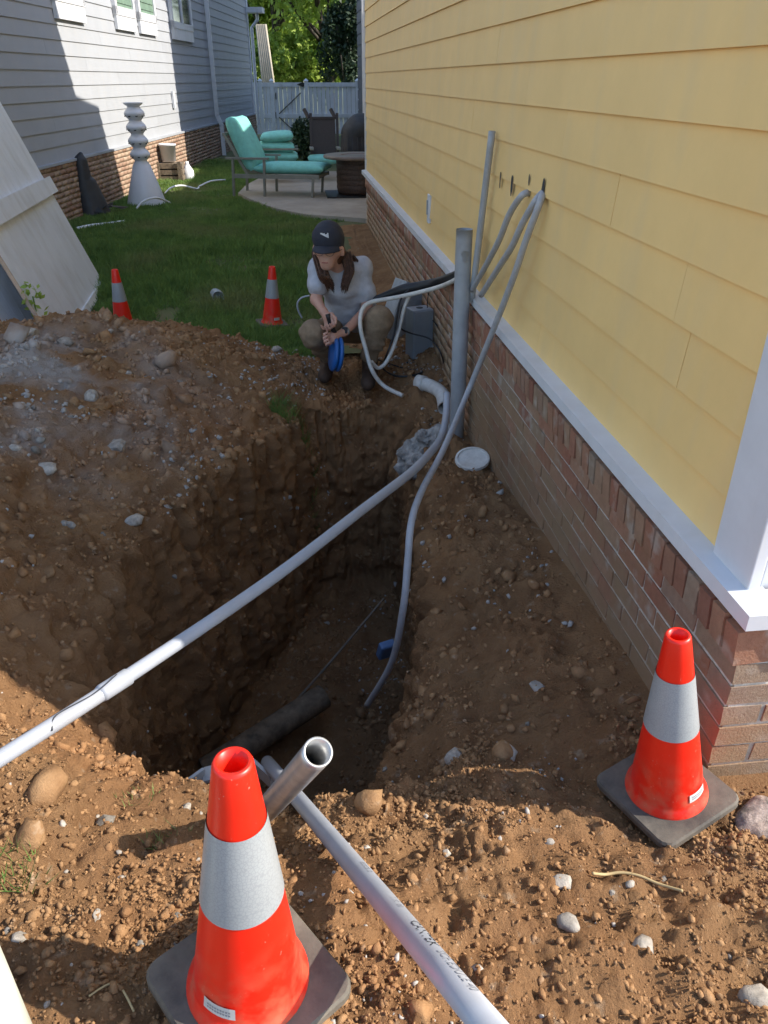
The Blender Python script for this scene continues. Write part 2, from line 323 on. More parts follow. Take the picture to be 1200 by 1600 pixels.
# ---------------------------------------------------------------- excavated soil (lofted control net)
def lawn_z(y): t = np.clip((np.asarray(y, float)-6.5)/3.5, 0, 1); return .2*t*t*(3-2*t)
X0 = [-7, -3, -1.6, -1.05, -.66, -.5, -.35, -.1, .08, .25, .45, .75, 1.06, 5]
def row(y, zs, xs=X0): return [(x, y, z) for x, z in zip(xs, zs)]
ROWS = [row(-6, [.3]*14), row(.2, [.4, .6, .70, .66, .64, .63, .62, .61, .58, .54, .5, .46, .42, .3]),
 row(.75, [.4, .6, .72, .68, .64, .62, .60, .57, .51, .47, .43, .39, .35, .3]), row(1.15, [.4, .6, .72, .64, .53, .48, .44, .40, .37, .35, .34, .32, .30, .3]),
 [(-7, 1.5, .4), (-3, 1.6, .6), (-1.6, 1.75, .7), (-1.05, 1.78, .55), (-.66, 1.66, .3), (-.56, 1.6, .22), (-.4, 1.5, .25), (-.1, 1.42, .25), (.08, 1.41, .28), (.25, 1.42, .28), (.45, 1.44, .28), (.75, 1.42, .29), (1.06, 1.4, .30), (1.4, 1.4, .3)],
 [(-7, 2, .4), (-3, 2.1, .6), (-1.6, 2.15, .66), (-1.12, 2.1, .52), (-.76, 2.0, .25), (-.67, 1.95, -.5), (-.58, 1.9, -1.20), (-.15, 1.72, -1.23), (.05, 1.7, -.9), (.12, 1.7, -.28), (.3, 1.73, .02), (.7, 1.75, .22), (1.06, 1.7, .30), (1.4, 1.7, .3)],
 [(-7, 2.5, .4), (-3, 2.6, .6), (-1.7, 2.6, .64), (-1.2, 2.5, .47), (-.8, 2.4, .22), (-.73, 2.4, -.5), (-.64, 2.4, -1.23), (-.15, 2.3, -1.29), (.25, 2.25, -1.20), (.33, 2.22, -.55), (.47, 2.2, .07), (.7, 2.2, .19), (1.06, 2.2, .27), (1.4, 2.2, .27)],
 [(-7, 3, .4), (-3, 3.2, .6), (-1.7, 3.2, .6), (-1.2, 3.05, .44), (-.74, 2.95, .16), (-.69, 2.95, -.5), (-.6, 2.95, -1.27), (-.1, 2.9, -1.29), (.46, 2.85, -1.27), (.53, 2.8, -.6), (.56, 2.8, .1), (.7, 2.8, .17), (1.06, 2.75, .21), (1.4, 2.8, .2)],
 [(-7, 3.7, .4), (-3, 3.9, .58), (-1.6, 3.9, .56), (-1.1, 3.6, .42), (-.56, 3.5, .13), (-.5, 3.5, -.5), (-.4, 3.5, -1.27), (0, 3.45, -1.29), (.57, 3.4, -1.27), (.63, 3.4, -.6), (.66, 3.4, .06), (.8, 3.4, .1), (1.06, 3.4, .1), (1.4, 3.4, .1)],
 [(-7, 4.3, .35), (-3, 4.5, .54), (-1.5, 4.5, .52), (-.9, 4.2, .37), (-.27, 4.05, .11), (-.21, 4.05, -.55), (-.12, 4.05, -1.27), (.2, 4.0, -1.29), (.62, 3.95, -1.27), (.66, 3.95, -.6), (.72, 3.9, .02), (.87, 3.9, .02), (1.06, 3.9, .02), (1.4, 3.9, 0)],
 [(-7, 4.8, .3), (-2.9, 5, .5), (-1.5, 5.0, .5), (-.8, 4.8, .38), (0, 4.5, .07), (.04, 4.5, -.55), (.08, 4.52, -1.20), (.35, 4.55, -1.20), (.6, 4.5, -1.20), (.64, 4.45, -.6), (.72, 4.32, 0), (.87, 4.3, 0), (1.06, 4.3, .01), (1.4, 4.3, 0)],
 [(-7, 5.1, .25), (-2.8, 5.4, .44), (-1.45, 5.4, .5), (-.75, 5.2, .41), (-.02, 4.75, .1), (.1, 4.72, .04), (.2, 4.72, .03), (.4, 4.76, .03), (.55, 4.76, .03), (.65, 4.74, .03), (.75, 4.7, .03), (.9, 4.7, .05), (1.06, 4.7, .08), (1.4, 4.7, .1)],
 [(-7, 5.4, .15), (-2.7, 5.75, .36), (-1.4, 5.8, .42), (-.75, 5.6, .36), (-.15, 5.4, .15), (0, 5.35, .08), (.2, 5.35, .06), (.4, 5.35, .05), (.55, 5.35, .06), (.65, 5.35, .07), (.75, 5.35, .1), (.9, 5.4, .14), (1.06, 5.4, .2), (1.4, 5.4, .2)],
 [(-7, 5.8, .0), (-2.6, 6.2, .1), (-1.4, 6.3, .2), (-.75, 6.15, .12), (-.2, 6.0, .02), (0, 5.9, -.02), (.2, 5.9, -.03), (.35, 5.9, -.03), (.5, 5.9, -.02), (.6, 5.9, .02), (.72, 5.9, .08), (.9, 6, .15), (1.06, 6, .2), (1.4, 6, .2)],
 row(6.8, [-.1]*8+[-.08, -.05, .02, .12, .2, .2], [-7, -3, -1.6, -1.05, -.6, -.3, 0, .15, .3, .45, .6, .85, 1.06, 1.4]),
 row(10.7, [.05]*8+[.08, .13, .2, .22, .23, .23], [-7, -3, -1.6, -1.05, -.6, -.3, 0, .15, .3, .45, .6, .85, 1.06, 1.4])]
K = np.array(ROWS, float); nr, nc = K.shape[:2]
rstep = [.5, .012, .009, .009, .010, .012, .013, .014, .015, .015, .012, .02, .03, .05, .1]
ri = np.concatenate([np.arange(max(3, int(np.ceil(np.abs(K[i+1, 4:12]-K[i, 4:12]).max()/rstep[i]))))/max(3, int(np.ceil(np.abs(K[i+1, 4:12]-K[i, 4:12]).max()/rstep[i])))+i for i in range(nr-1)]+[[nr-1]])
cstep = [.5, .03, .014]+[.011]*9+[.035]
ci = np.concatenate([np.arange(m_)/m_+j for j in range(nc-1) for m_ in [max(3, int(np.ceil(np.sort(np.linalg.norm(K[:, j+1]-K[:, j], axis=1))[-3]/cstep[j])))]]+[[nc-1]])
def lin(A, t, ax):
    i = np.minimum(t.astype(int), A.shape[ax]-2); f = t-i; a = np.take(A, i, ax); b = np.take(A, i+1, ax); sh = [1]*A.ndim; sh[ax] = -1; return a+(b-a)*f.reshape(sh)
G = lin(lin(K, ri, 0), ci, 1)
for it in range(11):                                     # round the creases
    H = G.copy(); H[1:-1] += (G[:-2]+G[2:]-2*G[1:-1])*.24; H[:, 1:-1] += (G[:, :-2]+G[:, 2:]-2*G[:, 1:-1])*.24
    G[:, :, :] = np.where(np.ones(G.shape, bool), H, G)
def gnorm(G):
    a = np.gradient(G, axis=1); b = np.gradient(G, axis=0); n = np.cross(a, b); return n/np.maximum(np.linalg.norm(n, axis=2, keepdims=True), 1e-9)
N = gnorm(G); p = G.reshape(-1, 3); steep = 1-np.clip(N[..., 2].ravel(), 0, 1)
fade = np.where(p[:, 1] < 1.22, 1, np.clip((1.0-p[:, 0])/.12, 0, 1)*.9+.1); fade *= np.where(p[:, 1] > 6.3, .35, 1)*np.clip((p[:, 0]+4)/1.5, .3, 1)
d1 = -.03+.045*fbm(p*2.2, 3, 1)+.032*np.abs(fbm(p*6.5, 3, 5))+.013*fbm(p*20, 3, 9)+.013*np.abs(fbm(p*40, 2, 19))*np.clip(.5+fbm(p*4, 2, 23), .15, 1.2)
ps = p*np.array([9, 9, .9]); d1 = d1+steep*(.07*np.abs(vn(ps, 31))+.035*np.abs(vn(ps*2.3, 37))-.05*np.exp(-(vn(p*np.array([3.2, 3.2, 1.0]), 77)/.05)**2))
lump = np.clip(fbm(p*9, 2, 55)-.25, 0, 1)*np.clip(1-steep*1.5, 0, 1); d1 = d1+np.where(p[:, 1] < 1.8, .02, .05)*lump
G = (p+N.reshape(-1, 3)*(d1*fade)[:, None]).reshape(G.shape)
nr2, nc2 = G.shape[:2]; ii = np.arange(nr2*nc2).reshape(nr2, nc2)
Q = np.stack([ii[:-1, :-1], ii[:-1, 1:], ii[1:, 1:], ii[1:, :-1]], -1).reshape(-1, 4)
soil = link('excavated_ground', fastmesh('excavated_ground', G.reshape(-1, 3), Q, SOIL, smooth=True), kind='structure')
GN = gnorm(G); TP = G.reshape(-1, 3); TN = GN.reshape(-1, 3)
def ground_at(x, y, top=True):
    s = (np.abs(TP[:, 0]-x) < .035) & (np.abs(TP[:, 1]-y) < .035) & (TN[:, 2] > .3)
    return float(np.median(TP[s, 2])) if s.any() else float(lawn_z(y))
# crumbs, clods
vis = (TP[:, 0] > -2.6) & (TP[:, 0] < np.where(TP[:, 1] < 1.27, 1.5, 1.0)) & (TP[:, 1] > .3) & (TP[:, 1] < 6.2)
ar = np.linalg.norm(np.cross(np.gradient(G, axis=1), np.gradient(G, axis=0)), axis=2).ravel()
phi = (1+5**.5)/2; ICO = np.array([(-1, phi, 0), (1, phi, 0), (-1, -phi, 0), (1, -phi, 0), (0, -1, phi), (0, 1, phi), (0, -1, -phi), (0, 1, -phi), (phi, 0, -1), (phi, 0, 1), (-phi, 0, -1), (-phi, 0, 1)])/1.9
ICF = np.array([(0, 11, 5), (0, 5, 1), (0, 1, 7), (0, 7, 10), (0, 10, 11), (1, 5, 9), (5, 11, 4), (11, 10, 2), (10, 7, 6), (7, 1, 8), (3, 9, 4), (3, 4, 2), (3, 2, 6), (3, 6, 8), (3, 8, 9), (4, 9, 5), (2, 4, 11), (6, 2, 10), (8, 6, 7), (9, 8, 1)])
def scatter(name, count, weight, size, m, parent, flat=1.0, emb=.15):
    w_ = weight/weight.sum(); k = rng.choice(len(TP), count, p=w_); c = TP[k]+rng.normal(0, .004, (count, 3)); s = size(count, c)
    A = rng.normal(size=(count, 3, 3)); A, _ = np.linalg.qr(A); sc = rng.uniform(.55, 1.15, (count, 1, 3))*s[:, None, None]
    V = ICO[None]*np.clip(rng.normal(.95, .32, (count, 12, 1)), .35, 1.7)*sc; V = np.einsum('nij,nkj->nki', A, V); V[..., 2] *= flat
    V = V+(c-TN[k]*(s*emb)[:, None])[:, None, :]
    Fc = ICF[None]+(np.arange(count)*12)[:, None, None]
    return link(name, fastmesh(name, V.reshape(-1, 3), Fc.reshape(-1, 3), m), parent=parent, kind='stuff')
near = np.clip(2.1-TP[:, 1], 0, 1)*(TP[:, 1] < 1.9); up_ok = np.clip(TN[:, 2]-.25, 0, 1); cl_n = np.clip(.6+fbm(TP*3, 3, 91), .3, 1.4)
scatter('soil_crumbs', 75000, ar*vis*near*up_ok*cl_n, lambda n, c: np.clip(rng.lognormal(-5.85, .6, n), .0014, .012), CRUMB, soil)
scatter('soil_crumbs', 16000, ar*vis*(TP[:, 1] > 1.5)*up_ok*cl_n, lambda n, c: np.clip(rng.lognormal(-4.75, .55, n), .004, .035), CRUMB, soil)
mound = ((TP[:, 0] < -.2) & (TP[:, 1] > 3.6)) | (TP[:, 1] < 1.7)
PEB = mat('pebble', (.50, .46, .41), .85, vs=60, col2=(.26, .24, .22), bump=.3)
scatter('pebbles', 2600, ar*vis*up_ok*np.where(TP[:, 1] < 1.8, 2.2, 1)*np.clip(fbm(TP*2.1, 3, 191), .04, 1)**1.5, lambda n, c: np.clip(rng.lognormal(-5.0, .45, n), .002, .016)*np.where(c[:, 1] < 1.7, .75, 1.3), PEB, soil)
scatter('soil_clods', 1500, ar*vis*mound*up_ok*cl_n**2, lambda n, c: np.clip(rng.lognormal(-3.9, .5, n), .010, .07)*np.where(c[:, 1] < 1.7, .42, 1), CRUMB, soil)
# stones that can be told apart: shared meshes, one object each
smesh = []
for k in range(7):
    bm = bmesh.new(); bmesh.ops.create_icosphere(bm, subdivisions=2, radius=1); sd = Vector((k*3.1, 0, 0))
    
    pv = np.array([v.co[:] for v in bm.verts]); dn = 1+.32*fbm(pv*1.1+k*7.3, 2, k)+.1*fbm(pv*3+k, 2, k+40)
    for v, d_ in zip(bm.verts, dn): v.co = Vector(v.co)*float(d_); v.co.z *= .5+.06*k; v.co.y *= .8
    me = bpy.data.meshes.new('stone'); bm.to_mesh(me); bm.free(); me.polygons.foreach_set('use_smooth', [k % 2 == 0]*len(me.polygons)); me.materials.append(STONE); smesh.append(me)
def stone(c, s, n=(0, 0, 1)):
    o = link('stone', smesh[random.randrange(7)], parent=soil, loc=c); q = Vector(n).to_track_quat('Z', 'Y').to_matrix() @ Matrix.Rotation(random.random()*6.28, 3, 'Z'); o.rotation_euler = q.to_euler(); o.scale = (s, s, s*random.uniform(.7, 1.1))
wst = ar*vis*up_ok*np.where(TP[:, 1] < 1.8, 2.5, 1)*np.clip(.3+fbm(TP*2.5, 2, 131), .03, 2)
for k in rng.choice(len(TP), 240, p=wst/wst.sum()):
    s = float(np.clip(rng.lognormal(-4.35, .4), .007, .035))*(.6 if TP[k, 1] < 1.6 else 1.1); stone(TP[k]+TN[k]*s*.12, s, TN[k]+rng.normal(0, .25, 3))
for u, v, z, s in ((175, 665, .42, .06), (70, 725, .4, .06), (207, 805, .2, .045), (140, 610, .45, .05), (430, 530, .2, .06), (712, 1168, .2, .035), (790, 1185, .2, .035), (1005, 1465, .45, .028), (890, 1435, .45, .022), (880, 1375, .4, .02), (1190, 1530, .45, .03), (150, 1222, .5, .025), (40, 520, .5, .07), (100, 525, .48, .06)):
    q = P(u, v, z=z); q[2] = ground_at(q[0], q[1])+.005; stone(q, s)

cme = smesh[2].copy(); cme.materials.clear(); cme.materials.append(CRUMB)
for u, v, z, s in ((577, 1248, .3, .045), (70, 1225, .5, .05), (40, 1290, .55, .04), (785, 1190, .2, .035), (330, 740, .2, .05), (260, 560, .42, .07)):
    q = P(u, v, z=z); q[2] = ground_at(q[0], q[1])+.4*s; o = link('soil_clod', cme, parent=soil, loc=q); o.scale = (s, s*1.1, s*1.1); o.rotation_euler = (random.random(), random.random(), random.random()*6)
# ---------------------------------------------------------------- lawn, patio, far ground
gx = np.concatenate([[-90, -40, -15, -8], np.arange(-5, 1.6, .15), [2.5, 5, 12, 30, 90]]); gy = np.concatenate([np.arange(6.0, 14, .15), np.arange(14, 34, .5), [40, 60, 100, 200, 600]])
A_, B_ = np.meshgrid(gx, gy); q = np.stack([A_.ravel(), B_.ravel(), lawn_z(B_.ravel())], 1); q[:, 2] += .02*vn(q*1.5, 3)*(q[:, 1] < 33)-.03
ii = np.arange(len(q)).reshape(A_.shape); lawn = link('lawn', fastmesh('lawn', q, np.stack([ii[:-1, :-1], ii[:-1, 1:], ii[1:, 1:], ii[1:, :-1]], -1).reshape(-1, 4), LAWN, smooth=True), kind='structure')
MB().box((0, -60, .2), (200, 108.2, .1)).build('ground', LAWN, kind='structure')
MB().box((-40, 0, -.05), (66.1, 12, .1)).build('ground', LAWN, kind='structure')
pc = [P(u, v, z=.22) for u, v in ((600, 352), (570, 343), (530, 340), (480, 337), (430, 327), (392, 313), (372, 303), (385, 290), (410, 277), (440, 270))]
pc = [(a[0], a[1]) for a in pc]+[(-.6, 17.3), (3.2, 17.3), (3.2, pc[0][1])]
V = [(x, y, z) for z in (.16, .235) for x, y in pc]; n_ = len(pc)
MB().add(V, [tuple(range(n_, 2*n_)), tuple(range(n_-1, -1, -1))]+[(i, (i+1) % n_, n_+(i+1) % n_, n_+i) for i in range(n_)]).build('patio', CONC, kind='structure')
nb = 190000; bx = rng.uniform(-3.9, .75, nb*2); by = 5.75+15*rng.random(nb*2)**1.9; cln = fbm(np.stack([bx, by, 0*bx], 1)*1.7, 3, 11)
pin = np.zeros(nb*2, bool); px_, py_ = np.array(pc).T; j = n_-1
for i in range(n_):
    pin ^= ((py_[i] > by) != (py_[j] > by)) & (bx < (px_[j]-px_[i])*(by-py_[i])/(py_[j]-py_[i]+1e-12)+px_[i]); j = i
edge = np.interp(by, [5.5, 6.1, 6.6, 8, 10.6, 11.5], [-.1, .2, .42, .5, .45, .9])+.08*vn(np.stack([bx*3, by*3, 0*bx], 1), 8)
mnd = (by < np.interp(bx, [-4, -2.6, -1.4, -.7, -.2, .3], [6.0, 6.25, 6.35, 6.2, 6.0, 5.9])+.1*vn(np.stack([bx*4, by*4, 0*bx], 1), 18))
keep = ~pin & (bx < edge) & ~mnd & (cln > -1.1+rng.random(nb*2)*.5) & (bx > -3.75+.125*(by-6)); bx, by, cln = bx[keep][:nb], by[keep][:nb], cln[keep][:nb]; nb = len(bx)
bh = (.035+.055*rng.random(nb)**2)*(1+.6*np.clip(cln, -.5, 1)); bw = .0038+.003*np.sqrt(by/6); ang = rng.random(nb)*6.28; z0 = lawn_z(by)-.03
def blades(bx, by, z0, bh, bw, ang):
    n = len(bx); V = np.zeros((n, 3, 3)); V[:, 0] = np.stack([bx-np.cos(ang)*bw, by-np.sin(ang)*bw, z0], 1); V[:, 1] = np.stack([bx+np.cos(ang)*bw, by+np.sin(ang)*bw, z0], 1)
    V[:, 2] = np.stack([bx+rng.normal(0, .5, n)*bh, by+rng.normal(0, .5, n)*bh, z0+bh], 1); return V.reshape(-1, 3), np.arange(n*3).reshape(-1, 3)
link('grass', fastmesh('grass', *blades(bx, by, z0, bh, bw, ang), BLADE), kind='stuff', label='green grass of the lawn between the two houses', category='grass')
def tuft(c, r, n, h, label):
    a = rng.random(n)*6.28; rr = r*np.sqrt(rng.random(n)); x = c[0]+rr*np.cos(a); y = c[1]+rr*np.sin(a); z = np.array([ground_at(i, j) for i, j in zip(x, y)])-.01
    link('grass_tuft', fastmesh('grass_tuft', *blades(x, y, z, h*(.5+.6*rng.random(n)), np.full(n, .0022), a), BLADE), label=label, category='grass')
for (u, v, z), r, n, h, lb_ in (((455, 632, .12), .13, 620, .11, 'green grass tuft on the mound edge above the trench'), ((8, 1312, .6), .05, 70, .06, 'small grass tuft in sunlit soil by pale barrel'), ((262, 1300, .4), .05, 50, .035, 'sparse grass sprigs beside the front cone at the pit lip'), ((215, 1250, .3), .05, 40, .035, 'sparse dry grass sprigs on the sunlit pit corner')):
    tuft(P(u, v, z=z), r, n, h, lb_)

# ---------------------------------------------------------------- yellow house
XW = 1.0; XS = 1.05; Y0 = 1.31; Y1 = 10.68
yh = thing('yellow_house', 'yellow lap-sided house on a brick base beside the trench', 'house', loc=(XS, 1.4, 0))
yh.location = (0, 0, 0)
part = lambda mb, name, m, par=yh, **k: mb.build(name, m, par, **k)
part(MB().box((5.2, 6.27, 3.2), (8.26, 9.5, 6.4)), 'wall_core', YEL)
part(MB().box((7.2, 14.6, 2.2), (7.4, 7.2, 4.6)), 'sun_blocker_rear', YEL)  # unseen block, added to keep low sun off patio and lawn
part(MB().box((5.2, 6.2, 6.5), (8.9, 10.1, .25)), 'roof', ROOFM)
part(MB().box((2.3, 11.27, 3.2), (2.34, .5, 6.4)), 'sun_blocker_corner', YEL)  # hidden block, added to place the shadow edge on the grey house
part(MB().hexa([(1.4, 11.5, 0), (3.45, 11.5, 0), (3.45, 12.75, 0), (1.4, 12.75, 0), (1.4, 11.5, 5.25), (3.45, 11.5, 5.25), (3.45, 12.75, 4.9), (1.4, 12.75, 4.9)]), 'sun_blocker_low', YEL)  # hidden lower block, added to shade the planter and the wall behind
ZL = .79; E_ = .162; joints = {7: [4.39, 4.95], 6: [3.80, 4.93], 5: [3.24, 4.90], 4: [2.64, 4.6], 3: [2.08, 5.9], 5.5: [], 8: [6.9], 9: [3.1, 7.4], 10: [5.6], 2: [1.99, 6.6], 1: [4.1], 0: [3.3, 8.2]}
z = 1.9636-7*E_; k = 0; joints = {a: [q*.963 for q in b] for a, b in joints.items()}
while z < 6.2:
    js = sorted(joints.get(k, [Y0+.3+(k*1.37 % 3.4), Y0+.3+(k*1.37 % 3.4)+3.66])); ys = [Y0+.235]+js+[Y1+.36]
    for a, b in zip(ys[:-1], ys[1:]):
        e = .0012; x0 = XS-.004*random.random()*.3; t_, b_ = x0+.001, x0-.0125
        MB().hexa([(b_, a+e, z), (b_, b-e, z), (b_+.05, b-e, z), (b_+.05, a+e, z), (t_, a+e, z+E_+.02), (t_, b-e, z+E_+.02), (t_+.04, b-e, z+E_+.02), (t_+.04, a+e, z+E_+.02)]).build('siding_board', YEL, yh)
    z += E_; k += 1
part(MB().box((XS-.012, Y0+.155, 3.59), (.03, .17, 5.5)), 'corner_board', WHITE, bevel=.003)
part(MB().box((XS+.073, Y0+.085, 3.59), (.14, .028, 5.5)), 'corner_board', WHITE, bevel=.003)
part(MB().box((XS-.006, Y1+.4, 3.55), (.03, .09, 5.5)), 'corner_board', WHITE)
zt = .80; Ye = Y1+.4
part(MB().add([(XS+.01, Y0+.06, zt+.055), (XS+.01, Ye, zt+.055), (XW-.02, Ye, zt+.042), (XW-.02, Y0-.02, zt+.042), (XW-.02, Ye, zt), (XW-.02, Y0-.02, zt), (XW+.03, Ye, zt), (XW+.03, Y0-.02, zt), (XS+.4, Y0+.06, zt+.055), (XS+.4, Y0-.02, zt+.042), (XS+.4, Y0-.02, zt)],
    [(0, 3, 2, 1), (2, 3, 5, 4), (4, 5, 7, 6), (0, 8, 9, 3), (3, 9, 10, 5)]), 'flashing', WHITE)
for (u, v, r1, r2) in ((782, 281, .010, .035), (800, 290, .016, .04), (827, 281, .008, .02), (849, 296, .016, .035), (760, 322, .004, .012)):
    c = P(u, v, x=XS-.014); n = 11
    part(MB().add([(c[0]-.0015, c[1]+r1*(1+.4*random.random())*cos(2*pi*i/n), c[2]+r2*(1+.35*random.random())*sin(2*pi*i/n)) for i in range(n)], [tuple(range(n))]), 'drill_hole', DARK)
c = P(669, 326, x=XS-.02); part(MB().box((XS-.012, c[1], c[2]), (.022, .07, .2)), 'outlet_cover', WHITE, bevel=.004); part(MB().box((XS-.026, c[1], c[2]+.01), (.012, .025, .1)), 'outlet_socket', PVC)
# brick base: mortar core, bricks recessed joints
part(MB().box((XW+.2, (Y0+Y1)/2, .22), (.394, Y1-Y0-.014, 1.1)), 'mortar_bed', MORTAR)
part(MB().box((XW+1.6, Y0+.2, .22), (3.2-.02, .394, 1.1)), 'mortar_bed', MORTAR)
def bmesh_brick(dx, dy, dz):
    out = []
    for k in range(4):
        m_ = MB().box((0, 0, 0), (dx, dy, dz)); m_.v = [tuple(np.array(q)+rng.normal(0, .0012, 3)) for q in m_.v]; me = m_.mesh('brick'); me.materials.append(BRICK); out.append(me)
    return out
SW = bmesh_brick(.10, .193, .057); SS = bmesh_brick(.193, .10, .057); RW = bmesh_brick(.115, .057, .10)
CP = .0677; NB = 0; far = []
for c_ in range(13):
    zc = .68-c_*CP-.03; y = Y0+.0965+(.1015 if c_ % 2 else 0)
    while y < Y1-.1:
        gz = ground_at(.97, min(y, 6.5))
        if zc+.03 > gz-.06:
            if y < Y0+2.9 and zc+.03 > gz-.02: o = link('brick', SW[random.randrange(4)], parent=yh, loc=(XW+.05-.001*random.random()*3, y, zc)); NB += 1
            else: far.append((XW+.05, y, zc, .10, .193, .057))
        y += .203
    if c_ < 9:
        for i in range(4): link('brick', SS[random.randrange(4)], parent=yh, loc=(XW+(.0965 if c_ % 2 else .2065)+.203*i, Y0+.05-.002*random.random(), zc))
y = Y0+.0285
while y < Y1-.03:
    if y < Y0+5.2: o = link('brick', RW[random.randrange(4)], parent=yh, loc=(XW+.043, y, .735+random.uniform(-.003, .003)), rot=(random.gauss(0, .012), radians(-4)+random.gauss(0, .02), random.gauss(0, .015)))
    else: far.append((XW+.043, y, .735, .115, .057, .10))
    y += CP
for i in range(5): link('brick', bmesh_brick(.057, .115, .10)[0], parent=yh, loc=(XW+.13+i*CP, Y0+.045, .735), rot=(radians(4), 0, 0))
def brickfield(name, L, m, parent, M=None):
    V = []; Fc = []; R_ = []; T = np.array([(0, 1, 3, 2), (4, 6, 7, 5), (0, 4, 5, 1), (2, 3, 7, 6), (0, 2, 6, 4), (1, 5, 7, 3)])
    sg = np.array([(x, y, z) for x in (-.5, .5) for y in (-.5, .5) for z in (-.5, .5)])
    for i, (x, y, z, a, b, c) in enumerate(L): V.append(sg*np.array((a, b, c))+np.array((x, y, z))+rng.normal(0, .0015, (8, 3))); Fc.append(T+8*i); R_ += [random.random()]*6
    V = np.concatenate(V)
    if M is not None: V = V @ M[0].T+M[1]
    return link(name, fastmesh(name, V, np.concatenate(Fc), m, attr=R_), parent=parent, kind='stuff')
brickfield('distant_bricks', far, BRICKF, yh)

# ---------------------------------------------------------------- grey house on the left
a_ = radians(7.2); dL = np.array([sin(a_), cos(a_), 0]); nL = np.array([cos(a_), -sin(a_), 0]); oL = np.array([-2.182, 18.70, 0.18])
ML = (np.stack([nL, dL, np.array([0, 0, 1.])], 1), oL)          # local: x out of the wall, y along, z up
def L2W(p_): return ML[0] @ np.array(p_, float)+ML[1]
gh = thing('grey_house', 'pale grey lap-sided house on a brick base across the lawn', 'house')
gm = Matrix(((nL[0], dL[0], 0, oL[0]), (nL[1], dL[1], 0, oL[1]), (0, 0, 1, oL[2]), (0, 0, 0, 1))); gh.matrix_world = gm
YA, YB = -16.0, 9.7
lp = lambda mb, name, m, par=gh, **k: mb.build(name, m, par, **k)
lp(MB().box((-4.06, (YA+YB)/2, 3.2), (8, YB-YA, 6.6)), 'wall_core', GREY)
lp(MB().add([(.35, YA-.3, 6.4), (.35, YB+.3, 6.4), (-8.4, YB+.3, 6.4), (-8.4, YA-.3, 6.4), (-4, YA-.3, 8.8), (-4, YB+.3, 8.8)], [(0, 1, 2, 3), (0, 4, 5, 1), (2, 5, 4, 3), (0, 3, 4), (1, 5, 2)]), 'roof', ROOFM)
z = .75; k = 0
while z < 6.0:
    ys = [YA]+sorted([YA+1+(k*2.23 % 3.66)+3.66*i for i in range(7)]); ys = [q for q in ys if q < YB-.2]+[YB]
    for a, b in zip(ys[:-1], ys[1:]):
        if z > 3.6 and k % 1 == 0 and b < -9: continue
        MB().hexa([(.006, a+.0015, z), (.006, b-.0015, z), (-.04, b-.0015, z), (-.04, a+.0015, z), (-.008, a+.0015, z+.19), (-.008, b-.0015, z+.19), (-.05, b-.0015, z+.19), (-.05, a+.0015, z+.19)]).build('siding_board', GREY, gh)
    z += .178; k += 1
lp(MB().box((0, (YA+YB)/2, .735), (.16, YB-YA, .03)), 'ledge_trim', GREY)
lp(MB().box((-.02, (YA+YB)/2, .25), (.15, YB-YA, .96)), 'mortar_bed', MORTL)
L = []
for c_ in range(12):
    zc = .69-c_*CP; y = -11+(.1 if c_ % 2 else 0)
    while y < YB: L.append((.02, y, zc, .09, .193, .057)); y += .203
brickfield('brick_courses', L, BRICKL, gh)
for y0, y1 in ((-6.2, -5.15), (-3.63, -2.63), (-2.3, -1.28), (.02, 1.75)):
    zb = 2.62; wn = lp(MB().box((.012, (y0+y1)/2, zb+.66), (.05, y1-y0, 1.3)), 'window', GLASS if y0 > -.5 else BLIND)
    m_ = MB(); W = .1
    for (cy, cz, sy, sz) in (((y0+y1)/2, zb+.06, y1-y0+.1, .12), ((y0+y1)/2, zb+1.28, y1-y0+.1, .12), (y0, zb+.66, W, 1.3), (y1, zb+.66, W, 1.3)): m_.box((.035, cy, cz), (.06, sy, sz))
    if y0 > -.5: m_.box((.036, (y0+y1)/2, zb+.66), (.058, .08, 1.2))
    m_.build('window_frame', WHITE, wn); MB().box((.03, (y0+y1)/2, zb-.1), (.05, y1-y0+.06, .2)).build('window_apron', WHITE, wn)
    if y0 < -.5:
        for i in range(9): MB().box((.042, (y0+y1)/2, zb+.2+.11*i), (.012, y1-y0-.12, .05)).build('shutter_slat', BLIND, wn)
m_ = MB().bar((.07, 3.45, 6), (.07, 3.45, .9), .09, .07, (0, 1, 0)).bar((.07, 3.45, .93), (.17, 3.45, .68), .09, .07, (0, 1, 0)).bar((.16, 3.45, .7), (.16, 3.45, .0), .09, .07, (0, 1, 0)); lp(m_, 'downspout', WHITE)
lp(MB().box((.03, -.55, 1.35), (.04, .12, .3)), 'wall_vent', WHITE)
lp(MB().box((.012, YB-.05, 3.2), (.05, .14, 4.9)), 'corner_board', WHITE)
lp(MB().box((.25, YB+.1, 3.55), (.5, .5, .14)).tube([(.3, YB+.1, 3.5), (.3, YB+.1, 3.3), (.1, YB+.12, 3.1), (.1, YB+.12, .4)], .05, 8), 'gutter', WHITE)
# porch curtain behind the corner
aw = thing('porch_curtain', 'beige pleated porch curtain hanging above the fence behind the grey house corner', 'curtain'); aw.matrix_world = gm
for i in range(6): MB().tube([(-.35+.06*i, YB+4.2, 3.4), (-.2+.085*i, YB+4.2, .3)], .05, 8).build('pleat', BEIGE, aw, smooth=True)

